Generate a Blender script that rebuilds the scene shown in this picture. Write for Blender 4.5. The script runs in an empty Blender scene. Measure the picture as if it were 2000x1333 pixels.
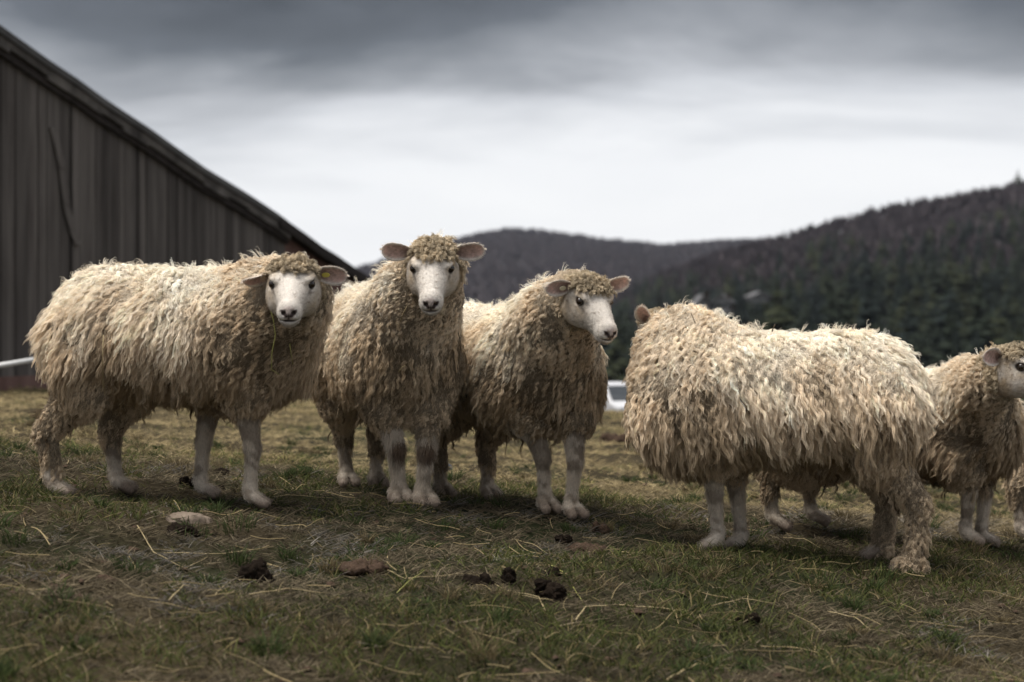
import bpy, math, random
import numpy as np
from mathutils import Vector, Matrix

rng = np.random.default_rng(7)
random.seed(7)
scene = bpy.context.scene
COL = scene.collection

# ------------------------------------------------------------------ camera
F, YH = 3889.0, 640.0            # focal length and eye level in pixels of the 2000 px wide photograph
cam_d = bpy.data.cameras.new('camera')
cam = bpy.data.objects.new('camera', cam_d)
COL.objects.link(cam)
cam.location = (0, 0, 0)
cam.rotation_euler = (math.radians(90), 0, 0)
cam_d.sensor_width = 36.0
cam_d.lens = 70.0
cam_d.shift_y = -(666.5 - YH) / 2000.0
cam_d.clip_start = 0.05
cam_d.clip_end = 20000
cam_d.dof.use_dof = True
cam_d.dof.focus_distance = 6.05
cam_d.dof.aperture_fstop = 3.5
scene.camera = cam

# ------------------------------------------------------------------ sky, sun, exposure
SUN_EL, SUN_AZ = math.radians(71), math.radians(-105)     # azimuth from +Y (away from the camera) towards +X
world = bpy.data.worlds.new('World')
scene.world = world
world.use_nodes = True
wt = world.node_tree
for n in list(wt.nodes):
    wt.nodes.remove(n)


def N(t, kind, **kw):
    n = t.nodes.new(kind)
    for k, v in kw.items():
        setattr(n, k, v)
    return n


def ramp(t, stops, interp='LINEAR'):
    r = N(t, 'ShaderNodeValToRGB')
    r.color_ramp.interpolation = interp
    e = r.color_ramp.elements
    while len(e) < len(stops):
        e.new(0.5)
    for x, (p, c) in zip(e, stops):
        x.position = p
        x.color = (*c, 1) if len(c) == 3 else c
    return r


def math_node(t, op, a, b=None, c=None, clamp=False):
    m = N(t, 'ShaderNodeMath', operation=op, use_clamp=clamp)
    for i, v in enumerate((a, b, c)):
        if v is None:
            continue
        if isinstance(v, (int, float)):
            m.inputs[i].default_value = v
        else:
            t.links.new(v, m.inputs[i])
    return m.outputs[0]


def mix_col(t, fac, a, b, mode='MIX'):
    m = N(t, 'ShaderNodeMix', data_type='RGBA', blend_type=mode)
    for i, v in ((0, fac), (6, a), (7, b)):
        if isinstance(v, (int, float)):
            m.inputs[i].default_value = v
        elif isinstance(v, tuple):
            m.inputs[i].default_value = (*v, 1)
        else:
            t.links.new(v, m.inputs[i])
    return m.outputs[2]


wo = N(wt, 'ShaderNodeOutputWorld')
wb = N(wt, 'ShaderNodeBackground')
wb.inputs['Strength'].default_value = 0.1
wt.links.new(wb.outputs[0], wo.inputs[0])
sky = N(wt, 'ShaderNodeTexSky', sky_type='NISHITA')
sky.sun_disc = False
sky.sun_elevation = SUN_EL
sky.sun_rotation = SUN_AZ
tc = N(wt, 'ShaderNodeTexCoord')
sep = N(wt, 'ShaderNodeSeparateXYZ')
wt.links.new(tc.outputs['Generated'], sep.inputs[0])
elev = math_node(wt, 'MAXIMUM', sep.outputs[2], 0.0)
# cloud deck: the view direction projected on a flat layer of cloud, so banks flatten towards the horizon
den = math_node(wt, 'ADD', elev, 0.11)
cx = math_node(wt, 'DIVIDE', sep.outputs[0], den)
cy = math_node(wt, 'DIVIDE', sep.outputs[1], den)
comb = N(wt, 'ShaderNodeCombineXYZ')
wt.links.new(cx, comb.inputs[0])
wt.links.new(cy, comb.inputs[1])
vm = N(wt, 'ShaderNodeMapping')
vm.inputs['Location'].default_value = (3.4, 1.55, 0.0)
vm.inputs['Rotation'].default_value = (0, 0, math.radians(-12))
vm.inputs['Scale'].default_value = (0.62, 0.62, 1)
wt.links.new(comb.outputs[0], vm.inputs[0])
n1 = N(wt, 'ShaderNodeTexNoise')
n1.inputs['Scale'].default_value = 1.0
n1.inputs['Detail'].default_value = 6
n1.inputs['Roughness'].default_value = 0.52
n1.inputs['Distortion'].default_value = 0.35
wt.links.new(vm.outputs[0], n1.inputs['Vector'])
# thickness of the cloud: thin and bright low over the hills, heavier higher up, broken into banks by the noise
hr = ramp(wt, [(0.0, (0, 0, 0)), (0.055, (.16,) * 3), (0.112, (.36,) * 3), (0.166, (.92,) * 3), (0.30, (.62,) * 3), (0.6, (.36,) * 3), (1.0, (.30,) * 3)])
wt.links.new(elev, hr.inputs[0])
h = hr.outputs[0]
nz = math_node(wt, 'MULTIPLY_ADD', n1.outputs[0], 1.5, -0.75)
nz = math_node(wt, 'MULTIPLY', nz, math_node(wt, 'MULTIPLY', elev, 9.0, clamp=True))
thick = math_node(wt, 'ADD', h, nz, clamp=True)
cl = ramp(wt, [(0.0, (2.55, 2.55, 2.57)), (0.22, (2.36, 2.38, 2.43)), (0.42, (1.66, 1.70, 1.78)), (0.62, (.84, .87, .93)),
               (0.8, (.32, .34, .38)), (1.0, (0.15, 0.155, 0.168))])
wt.links.new(thick, cl.inputs[0])
skymix = mix_col(wt, 0.975, sky.outputs[0], cl.outputs[0])
# below the horizon: dull ground tone
wt.links.new(skymix, wb.inputs['Color'])

sun_d = bpy.data.lights.new('sun', 'SUN')
sun_d.energy = 1.4
sun_d.angle = math.radians(38)
sun_d.color = (1.0, 0.95, 0.88)
sun = bpy.data.objects.new('sun', sun_d)
COL.objects.link(sun)
d = Vector((math.sin(SUN_AZ) * math.cos(SUN_EL), math.cos(SUN_AZ) * math.cos(SUN_EL), math.sin(SUN_EL)))
sun.rotation_euler = d.to_track_quat('Z', 'Y').to_euler()
sun.location = (0, 0, 30)

scene.view_settings.view_transform = 'Standard'
scene.view_settings.look = 'None'
scene.view_settings.exposure = 1.95
scene.view_settings.gamma = 1.0
scene.view_settings.use_curve_mapping = False
scene.render.engine = 'CYCLES'
scene.cycles.use_denoising = True
scene.cycles.use_adaptive_sampling = False
scene.cycles.max_bounces = 8
scene.cycles.diffuse_bounces = 5
scene.cycles.glossy_bounces = 2
scene.cycles.transparent_max_bounces = 8
scene.cycles.volume_bounces = 0
scene.cycles.sample_clamp_indirect = 4.0
scene.cycles_curves.shape = 'RIBBONS'
scene.cycles_curves.subdivisions = 2


# ------------------------------------------------------------------ small helpers
def unproj(px, py, Y):
    return np.array([(px - 1000) / F * Y, Y, -(py - YH) / F * Y])


KY = [-30, 0, 3, 4.2, 5.5, 6.5, 7.2, 8, 10, 14, 16, 19, 26, 60, 200, 5000]
KZ = [-1.4, -.95, -.86, -.755, -.635, -.590, -.598, -.63, -.672, -.68, -.695, -.80, -1.5, -5.5, -14, -40]


def gz(X, Y):
    X = np.asarray(X, float)
    Y = np.asarray(Y, float)
    z = np.interp(Y, KY, KZ)
    for s in (-.25, .25):
        z = z + np.interp(Y + s, KY, KZ)
    z = z / 3
    z = z - .085 * np.clip(X, -5, 5) * np.exp(-(np.maximum(Y - 6.5, 0) / 9) ** 2)
    # the barn's yard on the left stays up
    b = 1 / (1 + np.exp((X + 2.2) * 2.0)) / (1 + np.exp(-(Y - 14.5) * .9)) * np.exp(-(np.maximum(Y - 30, 0) / 30) ** 2)
    lvl = -.54
    return z * (1 - b) + lvl * b


def vnoise(p, seed=0, octaves=3, scale=1.0):
    """smooth pseudo noise of points p (n,3): a sum of random plane waves, about -1..1"""
    r = np.random.default_rng(seed)
    out = np.zeros(len(p))
    a = 1.0
    tot = 0
    for o in range(octaves):
        for k in range(5):
            v = r.normal(size=3)
            v /= np.linalg.norm(v)
            f = scale * (2.0 ** o) * r.uniform(.7, 1.4)
            out += a * np.sin(p @ v * f * 2 * math.pi + r.uniform(0, 6.28))
        tot += a * 1.6
        a *= .55
    return out / tot


def link(o, parent=None):
    COL.objects.link(o)
    if parent is not None:
        o.parent = parent
    return o


def tag(o, label=None, cat=None, group=None, kind=None):
    if label:
        o['label'] = label
    if cat:
        o['category'] = cat
    if group:
        o['group'] = group
    if kind:
        o['kind'] = kind
    return o


def mesh_obj(name, verts, faces, mat, parent=None, smooth=False, cols=None):
    me = bpy.data.meshes.new(name)
    v = np.asarray(verts, np.float32)
    if isinstance(faces, np.ndarray):
        k = faces.shape[1]
        me.vertices.add(len(v))
        me.vertices.foreach_set('co', v.ravel())
        me.loops.add(faces.size)
        me.loops.foreach_set('vertex_index', faces.astype(np.int32).ravel())
        me.polygons.add(len(faces))
        me.polygons.foreach_set('loop_start', np.arange(0, faces.size, k, dtype=np.int32))
        me.update(calc_edges=True)
    else:
        me.from_pydata([tuple(x) for x in v], [], faces)
    me.validate()
    if smooth:
        me.polygons.foreach_set('use_smooth', np.ones(len(me.polygons), bool))
    if cols is not None:
        at = me.attributes.new('col', 'FLOAT_COLOR', 'POINT')
        at.data.foreach_set('color', np.c_[cols, np.ones(len(cols))].astype(np.float32).ravel())
    me.materials.append(mat)
    o = bpy.data.objects.new(name, me)
    return link(o, parent)


def curves_obj(name, pos, rad, col, mat, parent=None):
    """pos (n,k,3), rad (n,k), col (n,3): one hair-curves object"""
    n, k = pos.shape[:2]
    cu = bpy.data.hair_curves.new(name)
    cu.add_curves([k] * n)
    cu.attributes['position'].data.foreach_set('vector', pos.astype(np.float32).ravel())
    ra = cu.attributes.get('radius') or cu.attributes.new('radius', 'FLOAT', 'POINT')
    ra.data.foreach_set('value', rad.astype(np.float32).ravel())
    at = cu.attributes.new('col', 'FLOAT_COLOR', 'CURVE')
    at.data.foreach_set('color', np.c_[col, np.ones(n)].astype(np.float32).ravel())
    cu.materials.append(mat)
    return link(bpy.data.objects.new(name, cu), parent)


class MB:
    """collects boxes, tubes and polygons, builds ONE mesh object"""

    def __init__(self):
        self.v, self.f = [], []

    def add(self, v, f):
        b = len(self.v)
        self.v += [tuple(x) for x in v]
        self.f += [tuple(i + b for i in q) for q in f]
        return self

    def prism(self, poly, d):
        """polygon poly (n,3) extruded by vector d"""
        p = np.asarray(poly, float)
        n = len(p)
        v = np.r_[p, p + np.asarray(d, float)]
        f = [tuple(range(n))[::-1], tuple(range(n, 2 * n))] + [(i, (i + 1) % n, n + (i + 1) % n, n + i) for i in range(n)]
        return self.add(v, f)

    def box(self, a, b):
        (x0, y0, z0), (x1, y1, z1) = a, b
        return self.prism([(x0, y0, z0), (x1, y0, z0), (x1, y1, z0), (x0, y1, z0)], (0, 0, z1 - z0))

    def tube(self, pts, r, n=6):
        pts = [Vector(p) for p in pts]
        rs = r if hasattr(r, '__len__') else [r] * len(pts)
        rings = []
        for i, p in enumerate(pts):
            t = (pts[min(i + 1, len(pts) - 1)] - pts[max(i - 1, 0)]).normalized()
            a = t.orthogonal().normalized() if i == 0 else (u - t * u.dot(t)).normalized()
            u = a
            b = t.cross(a)
            rings.append([p + (a * math.cos(2 * math.pi * j / n) + b * math.sin(2 * math.pi * j / n)) * rs[i] for j in range(n)])
        v = [q for rg in rings for q in rg]
        f = [(i * n + j, i * n + (j + 1) % n, (i + 1) * n + (j + 1) % n, (i + 1) * n + j) for i in range(len(pts) - 1) for j in range(n)]
        f += [tuple(range(n))[::-1], tuple((len(pts) - 1) * n + j for j in range(n))]
        return self.add(v, f)

    def build(self, name, mat, parent=None, smooth=False):
        return mesh_obj(name, self.v, self.f, mat, parent, smooth)


# ------------------------------------------------------------------ materials
def material(name):
    m = bpy.data.materials.new(name)
    m.use_nodes = True
    t = m.node_tree
    for n in list(t.nodes):
        t.nodes.remove(n)
    out = N(t, 'ShaderNodeOutputMaterial')
    bs = N(t, 'ShaderNodeBsdfPrincipled')
    t.links.new(bs.outputs[0], out.inputs[0])
    return m, t, bs


def simple_mat(name, c1, c2, scale=8.0, rough=.8, spec=.2, bump=.0, stretch=(1, 1, 1), detail=6):
    m, t, bs = material(name)
    co = N(t, 'ShaderNodeTexCoord')
    mp = N(t, 'ShaderNodeMapping')
    mp.inputs['Scale'].default_value = stretch
    t.links.new(co.outputs['Object'], mp.inputs[0])
    no = N(t, 'ShaderNodeTexNoise')
    no.inputs['Scale'].default_value = scale
    no.inputs['Detail'].default_value = detail
    no.inputs['Roughness'].default_value = .65
    t.links.new(mp.outputs[0], no.inputs['Vector'])
    r = ramp(t, [(.3, c1), (.7, c2)])
    t.links.new(no.outputs[0], r.inputs[0])
    t.links.new(r.outputs[0], bs.inputs['Base Color'])
    bs.inputs['Roughness'].default_value = rough
    bs.inputs['Specular IOR Level'].default_value = spec
    if bump:
        b = N(t, 'ShaderNodeBump')
        b.inputs['Strength'].default_value = bump
        b.inputs['Distance'].default_value = .02
        t.links.new(no.outputs[0], b.inputs['Height'])
        t.links.new(b.outputs[0], bs.inputs['Normal'])
    return m


def attr_mat(name, rough=.8, spec=.15, noise=0.0, scale=200., transl=0.0, sss=0.0):
    m, t, bs = material(name)
    a = N(t, 'ShaderNodeAttribute', attribute_name='col')
    c = a.outputs['Color']
    if noise:
        co = N(t, 'ShaderNodeTexCoord')
        no = N(t, 'ShaderNodeTexNoise')
        no.inputs['Scale'].default_value = scale
        no.inputs['Detail'].default_value = 3
        t.links.new(co.outputs['Object'], no.inputs['Vector'])
        r = ramp(t, [(.25, (1 - noise,) * 3), (.75, (1 + noise * .3,) * 3)])
        t.links.new(no.outputs[0], r.inputs[0])
        c = mix_col(t, 1.0, c, r.outputs[0], 'MULTIPLY')
    t.links.new(c, bs.inputs['Base Color'])
    bs.inputs['Roughness'].default_value = rough
    bs.inputs['Specular IOR Level'].default_value = spec
    if transl:
        tr = N(t, 'ShaderNodeBsdfTranslucent')
        t.links.new(c, tr.inputs['Color'])
        mx = N(t, 'ShaderNodeMixShader')
        mx.inputs[0].default_value = transl
        t.links.new(bs.outputs[0], mx.inputs[1])
        t.links.new(tr.outputs[0], mx.inputs[2])
        o = [n for n in t.nodes if n.type == 'OUTPUT_MATERIAL'][0]
        t.links.new(mx.outputs[0], o.inputs[0])
    return m


M_WOOL = attr_mat('wool_fibre', rough=.75, spec=.12, transl=.12)
M_SKIN = attr_mat('sheep_skin', rough=.7, spec=.2, noise=.34, scale=130.)
M_GRASS = attr_mat('grass_blade', rough=.7, spec=.15, transl=.2)
M_STRAW = simple_mat('straw', (.22, .165, .08), (.42, .34, .19), 30, .6, .3)
M_STRAW_GREEN = simple_mat('green_straw', (.30, .30, .08), (.42, .40, .14), 30, .6, .3)
M_TWIG = simple_mat('dark_twig', (.05, .035, .02), (.10, .075, .05), 30, .8, .2)
M_DUNG = simple_mat('dung', (.006, .0045, .0035), (.024, .017, .012), 60, .9, .04, .9)
M_DUNG_DRY = simple_mat('dry_dung', (.03, .02, .014), (.085, .055, .038), 60, .9, .1, .6)
M_STONE = simple_mat('stone', (.085, .062, .046), (.20, .16, .125), 14, .9, .15, .5)
M_DARKSTONE = simple_mat('dark_stone', (.04, .045, .055), (.10, .11, .13), 20, .7, .3, .4)
M_TAG = simple_mat('tag_plastic', (.62, .52, .10), (.70, .60, .16), 10, .45, .4)
M_TAGW = simple_mat('tag_cream', (.62, .55, .38), (.72, .64, .46), 10, .5, .4)
M_TRUNK = simple_mat('bark', (.035, .028, .022), (.075, .06, .048), 4, .9, .1)
M_CONIFER = simple_mat('conifer_needles', (.010, .0145, .011), (.026, .034, .022), .35, .9, .08)
M_CONIFER_B = simple_mat('conifer_needles_olive', (.014, .018, .010), (.040, .045, .024), .35, .9, .08)
M_CONIFER_C = simple_mat('conifer_needles_blue', (.008, .0125, .012), (.020, .027, .024), .35, .9, .08)
M_BARE = simple_mat('bare_twigs', (.060, .050, .055), (.086, .072, .076), .02, .95, .05)
M_BARE_NEAR = simple_mat('bare_twigs_near', (.062, .052, .057), (.082, .069, .074), .02, .95, .05)
M_HILL = simple_mat('hill_floor', (.014, .0115, .013), (.024, .020, .021), .03, .95, .05)
M_WHITE = simple_mat('white_paint', (.40, .41, .43), (.55, .55, .57), 3, .45, .4)
M_WHITE_PIPE = simple_mat('white_pipe', (.55, .55, .54), (.78, .78, .77), 4, .5, .35)
M_GLASS = simple_mat('dark_glass', (.02, .025, .03), (.05, .055, .06), 3, .12, .5)
M_RUBBER = simple_mat('rubber', (.015, .015, .015), (.03, .03, .03), 9, .8, .2)
M_METAL = simple_mat('grey_metal', (.25, .25, .26), (.4, .4, .4), 9, .4, .5)
M_LAMP = simple_mat('headlight_lens', (.55, .56, .58), (.7, .7, .72), 9, .15, .5)
M_ROOFTIN = simple_mat('roof_tin', (.05, .047, .045), (.11, .105, .10), 1.5, .7, .25, .2)
M_SHINGLE = simple_mat('house_roof', (.08, .08, .085), (.15, .15, .155), 2, .9, .1)
M_HOUSE = simple_mat('house_wall', (.20, .20, .20), (.32, .32, .32), 1, .8, .2)
WOODS = []
for i in range(6):
    k = .50 + .08 * i
    WOODS.append(simple_mat('weathered_board', (.086 * k, .074 * k, .067 * k), (.21 * k, .188 * k, .170 * k), 9, .9, .12, .35, (1, 1, .08)))
M_REDWOOD = simple_mat('red_board', (.11, .062, .052), (.20, .125, .105), 9, .9, .12, .35, (1, 1, .08))
M_TRIM = simple_mat('trim_board', (.035, .031, .029), (.17, .155, .14), 5, .9, .12, .4, (.6, .6, .6))
M_DARKWOOD = simple_mat('dark_board', (.02, .017, .015), (.05, .042, .038), 9, .9, .1, .3)


def ground_mat():
    m, t, bs = material('pasture_soil')
    co = N(t, 'ShaderNodeTexCoord')
    n1 = N(t, 'ShaderNodeTexNoise')
    n1.inputs['Scale'].default_value = .9
    n1.inputs['Detail'].default_value = 5
    n2 = N(t, 'ShaderNodeTexNoise')
    n2.inputs['Scale'].default_value = 45
    n2.inputs['Detail'].default_value = 8
    n2.inputs['Roughness'].default_value = .75
    for n in (n1, n2):
        t.links.new(co.outputs['Object'], n.inputs['Vector'])
    r1 = ramp(t, [(.35, (.026, .030, .014)), (.52, (.048, .038, .023)), (.68, (.08, .063, .036))])
    r2 = ramp(t, [(.3, (.45, .45, .45)), (.7, (1.25, 1.25, 1.25))])
    t.links.new(n1.outputs[0], r1.inputs[0])
    t.links.new(n2.outputs[0], r2.inputs[0])
    t.links.new(mix_col(t, 1.0, r1.outputs[0], r2.outputs[0], 'MULTIPLY'), bs.inputs['Base Color'])
    bs.inputs['Roughness'].default_value = .95
    bs.inputs['Specular IOR Level'].default_value = .05
    b = N(t, 'ShaderNodeBump')
    b.inputs['Strength'].default_value = .8
    b.inputs['Distance'].default_value = .02
    t.links.new(n2.outputs[0], b.inputs['Height'])
    t.links.new(b.outputs[0], bs.inputs['Normal'])
    return m


M_GROUND = ground_mat()

# ------------------------------------------------------------------ ground
xs = np.unique(np.r_[np.linspace(-3.2, 3.2, 130), np.linspace(-9, 9, 90), np.linspace(-60, 60, 60), np.linspace(-3500, 3500, 40)])
ys = np.unique(np.r_[np.linspace(2.4, 9.5, 150), np.linspace(9.5, 30, 90), np.linspace(-30, 120, 60), np.linspace(120, 4500, 40)])
GX, GY = np.meshgrid(xs, ys)
P = np.c_[GX.ravel(), GY.ravel(), np.zeros(GX.size)]
bump = vnoise(P, 3, 3, .9) * .012 + vnoise(P, 4, 2, 4.0) * .010


def ground_z(X, Y):
    X = np.atleast_1d(np.asarray(X, float))
    Y = np.atleast_1d(np.asarray(Y, float))
    p = np.c_[X, Y, np.zeros(len(X))]
    return gz(X, Y) + vnoise(p, 3, 3, .9) * .012 + vnoise(p, 4, 2, 4.0) * .010


P[:, 2] = gz(P[:, 0], P[:, 1]) + bump
nx, ny = len(xs), len(ys)
ii = (np.arange(ny - 1)[:, None] * nx + np.arange(nx - 1)[None]).ravel()
gf = np.c_[ii, ii + 1, ii + nx + 1, ii + nx]
g = mesh_obj('ground', P, gf, M_GROUND, smooth=True)
tag(g, kind='structure')


def hit(px, py):
    """the point of the ground seen at a pixel of the photograph"""
    Y = np.arange(3.0, 22, .01)
    X = (px - 1000) / F * Y
    z = -(py - YH) / F * Y
    k = np.argmax(z < gz(X, Y))
    x, y = X[k], Y[k]
    return np.array([x, y, float(ground_z(x, y)[0])])


# ------------------------------------------------------------------ hills
def ridge_hill(name, ridge, Yr, Y0, zb, mat, back=600, drop=0, seed=1):
    """terrain strip whose skyline passes through the ridge pixels at distance Yr and comes down to zb at Y0"""
    rp = np.array(ridge, float)
    px = np.linspace(rp[0, 0], rp[-1, 0], 150)
    py = np.interp(px, rp[:, 0], rp[:, 1]) + drop
    V, nyh = [], 40
    t = np.r_[np.linspace(0, 1, nyh), 1.15, 1.4]
    for k in t:
        Y = Y0 + (Yr - Y0) * min(k, 1) + back * max(k - 1, 0) * 2
        zr = -(py - YH) / F * Yr
        s = (min(k, 1) ** 1.1)
        z = zb + (zr - zb) * s - max(k - 1, 0) * 60
        X = (px - 1000) / F * Yr * (0.25 + .75 * min(k, 1)) if False else (px - 1000) / F * Yr
        p = np.c_[X, np.full(len(X), Y), z]
        if 0 < k < 1:
            p[:, 2] += vnoise(p, seed, 2, .006) * 3 * math.sin(math.pi * k)
        V.append(p)
    V = np.concatenate(V)
    n = 150
    ii = (np.arange(len(t) - 1)[:, None] * n + np.arange(n - 1)[None]).ravel()
    o = mesh_obj(name, V, np.c_[ii, ii + 1, ii + n + 1, ii + n], mat, smooth=True)
    tag(o, kind='structure')
    return V.reshape(len(t), n, 3)


ridgeA = [(-600, 560), (300, 556), (560, 548), (640, 540), (700, 524), (760, 505), (820, 488), (880, 470), (930, 458), (1000, 447), (1060, 452),
          (1130, 461), (1200, 470), (1290, 479), (1400, 471), (1490, 467), (1700, 475), (2300, 500)]
ridgeB = [(700, 700), (1100, 655), (1220, 572), (1300, 532), (1400, 497), (1480, 476), (1560, 454), (1620, 436), (1700, 413), (1800, 396), (1900, 378),
          (1960, 365), (2040, 352), (2300, 320), (2900, 330)]
VA = ridge_hill('hills', ridgeA, 2300, 900, -20, M_HILL, drop=12, seed=11)
VB = ridge_hill('hills', ridgeB, 900, 230, -9, M_HILL, drop=26, seed=12)


def on_hill(V, a, b):
    """point on a hill grid: a along the strip 0..1, b from foot 0 to ridge 1 (grid row 39 is the ridge)"""
    fy = np.clip(b * 39, 0, 38.999)
    fx = np.clip(a * 149, 0, 148.999)
    j, i = fy.astype(int), fx.astype(int)
    u, w = (fx - i)[:, None], (fy - j)[:, None]
    return (V[j, i] * (1 - u) + V[j, i + 1] * u) * (1 - w) + (V[j + 1, i] * (1 - u) + V[j + 1, i + 1] * u) * w


def scatter_crowns(name, pts, hgt, mat, seed, nq=9, slim=.42):
    """many small bare crowns: upright sprays of twigs, one mesh"""
    r = np.random.default_rng(seed)
    n = len(pts)
    H = hgt * r.uniform(.65, 1.2, n)
    base = np.repeat(pts, nq, 0)
    Hh = np.repeat(H, nq)
    m = n * nq
    ang = r.uniform(0, 6.283, m)
    rad = r.uniform(.0, slim, m) * Hh
    z0 = r.uniform(.05, .55, m) * Hh
    z1 = r.uniform(.7, 1.0, m) * Hh * (1 - .35 * (rad / (slim * Hh)) ** 2)
    wd = r.uniform(.05, .11, m) * Hh
    c, s = np.cos(ang), np.sin(ang)
    p0 = base + np.c_[c * rad * .3, s * rad * .3, z0]
    p1 = base + np.c_[c * rad - s * wd, s * rad + c * wd, (z0 + z1) / 2]
    p2 = base + np.c_[c * rad + s * wd, s * rad - c * wd, (z0 + z1) / 2]
    p3 = base + np.c_[c * rad * .9, s * rad * .9, z1]
    V = np.stack([p0, p1, p3, p2], 1).reshape(-1, 3)
    f = np.arange(m * 4).reshape(-1, 4)
    # trunks
    o = mesh_obj(name, V, f, mat)
    return o


r_ = np.random.default_rng(5)
pa = on_hill(VA, r_.uniform(.35, .85, 9000), r_.uniform(.15, 1.0, 9000) ** .6)
pa = np.r_[pa, on_hill(VA, r_.uniform(.35, .8, 1400), np.full(1400, .9995))]
tag(scatter_crowns('bare_forest', pa, 10, M_BARE, 1), kind='stuff')
pb = on_hill(VB, r_.uniform(.15, .82, 7000), r_.uniform(.3, 1.0, 7000) ** .7)
pb = np.r_[pb, on_hill(VB, r_.uniform(.15, .8, 900), np.full(900, .9995))]
tag(scatter_crowns('bare_forest', pb, 8, M_BARE_NEAR, 2), kind='stuff')


# conifers ----------------------------------------------------------
def conifer_crown(seed, tiers, per, spread, lean=.0):
    """crown of a unit-high conifer: whorls of drooping, ragged boughs"""
    r = np.random.default_rng(seed)
    V, Fc = [], []
    for i in range(tiers):
        f = i / (tiers - 1)
        z = .10 + .88 * f
        rad = spread * ((1 - f) ** .8 * .95 + .05) * r.uniform(.75, 1.15)
        a0 = r.uniform(0, 6.28)
        for j in range(per):
            a = a0 + 6.283 * j / per + r.uniform(-.3, .3)
            R = rad * r.uniform(.55, 1.2)
            w = R * r.uniform(.28, .5) + .01
            dz = R * r.uniform(-.1, .45)
            c, s = math.cos(a), math.sin(a)
            zc = z + r.uniform(-.03, .03)
            up = .035 + .12 * rad
            b = len(V)
            V += [(c * .01, s * .01, zc), (c * R * .6 - s * w, s * R * .6 + c * w, zc - dz * .7), (c * R, s * R, zc - dz),
                  (c * R * .6 + s * w, s * R * .6 - c * w, zc - dz * .7), (c * R * .5, s * R * .5, zc - dz * .35 + up * .6)]
            Fc += [(b, b + 1, b + 4), (b + 1, b + 2, b + 4), (b + 2, b + 3, b + 4), (b + 3, b, b + 4)]
    b = len(V)
    V += [(0, 0, 1.03), (.02, 0, .9), (-.01, .017, .9), (-.01, -.017, .9)]
    Fc += [(b, b + 1, b + 2), (b, b + 2, b + 3), (b, b + 3, b + 1)]
    return np.array(V), Fc


def conifer_trunk():
    return MB().tube([(0, 0, -.05), (0, 0, .3), (0, 0, .95)], [.018, .014, .003], 5)


CROWN = []
for s, (ti, pe, sp, mt) in enumerate([(13, 9, .27, M_CONIFER), (10, 9, .38, M_CONIFER_B), (15, 9, .22, M_CONIFER_C), (10, 9, .42, M_CONIFER), (12, 9, .31, M_CONIFER_C)]):
    V, Fc = conifer_crown(40 + s, ti, pe, sp)
    me = bpy.data.meshes.new('crown')
    me.from_pydata([tuple(x) for x in V], [], Fc)
    me.materials.append(mt)
    CROWN.append((me, V, Fc, mt))
tm = conifer_trunk()
TRUNK = bpy.data.meshes.new('trunk')
TRUNK.from_pydata(tm.v, [], tm.f)
TRUNK.materials.append(M_TRUNK)


def conifer(p, H, kind, label, group, rz):
    e = link(bpy.data.objects.new('conifer_tree', None))
    e.location = p
    e.scale = (H * random.uniform(.9, 1.25), H * random.uniform(.9, 1.25), H)
    e.rotation_euler = (0, 0, rz)
    tag(e, label, 'tree', group)
    link(bpy.data.objects.new('crown', CROWN[kind][0]), e)
    link(bpy.data.objects.new('trunk', TRUNK), e)
    return e


# where the dark evergreens end towards the bare upper slope (photograph pixels)
edge = np.array([(1150, 640), (1250, 545), (1330, 528), (1400, 522), (1480, 508), (1520, 490), (1600, 462), (1700, 452), (1800, 455), (1850, 425), (1930, 415), (2000, 395), (2300, 370)])
cand = on_hill(VB, r_.uniform(.1, 1, 60000), r_.uniform(0, 1, 60000))
cpx = 1000 + cand[:, 0] / cand[:, 1] * F
cpy = YH - cand[:, 2] / cand[:, 1] * F
keep = (cpx > 1100) & (cpx < 2250) & (cpy > np.interp(cpx, edge[:, 0], edge[:, 1]) + 12)
cand, cpx, cpy = cand[keep], cpx[keep], cpy[keep]
sel = []
for i in range(len(cand)):                       # dart throwing: no two trunks closer than the crowns allow
    c = cand[i]
    if not sel or np.min((np.array([s[0] for s in sel]) - c[0]) ** 2 + (np.array([s[1] for s in sel]) - c[1]) ** 2) > 5.2 ** 2:
        sel.append(c)
sel = np.array(sel)
Hs = r_.uniform(5.5, 12, len(sel)) * np.where(r_.uniform(size=len(sel)) < .15, 1.2, 1)
kinds = r_.integers(0, 5, len(sel))
spx = 1000 + sel[:, 0] / sel[:, 1] * F
ttop = YH - (sel[:, 2] + Hs) / sel[:, 1] * F
inview = (spx > 1180) & (spx < 2030) & (ttop < 690)
size = Hs / sel[:, 1] * inview
okt = ttop > np.interp(spx, edge[:, 0], edge[:, 1]) + r_.uniform(-14, 10, len(sel))
sel, Hs, kinds, spx, ttop, size = (q[okt] for q in (sel, Hs, kinds, spx, ttop, size))
order = np.argsort(-size)
near = order[:270]
rest = order[270:]
for i in near:
    conifer(sel[i], Hs[i], int(kinds[i]), 'dark evergreen tree standing among others on the wooded slope', 'evergreens on the wooded slope', r_.uniform(0, 6.28))
for kind_i in range(5):
    Vs, Fs, b = [], [], 0
    for i in rest[kinds[rest] == kind_i]:
        V, Fc = CROWN[kind_i][1], CROWN[kind_i][2]
        a = r_.uniform(0, 6.28)
        R = np.array([[math.cos(a), -math.sin(a), 0], [math.sin(a), math.cos(a), 0], [0, 0, 1]])
        Vs.append((V * Hs[i] * np.array([1.1, 1.1, 1])) @ R.T + sel[i])
        Fs.append(np.array(Fc) + b)
        b += len(V)
    if Vs:
        tag(mesh_obj('evergreen_forest', np.concatenate(Vs), np.concatenate(Fs), CROWN[kind_i][3]), kind='stuff')
p = on_hill(VB, np.array([(1977 - 700) / 2200.]), np.array([.985]))[0]
p[2] -= .5
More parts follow.
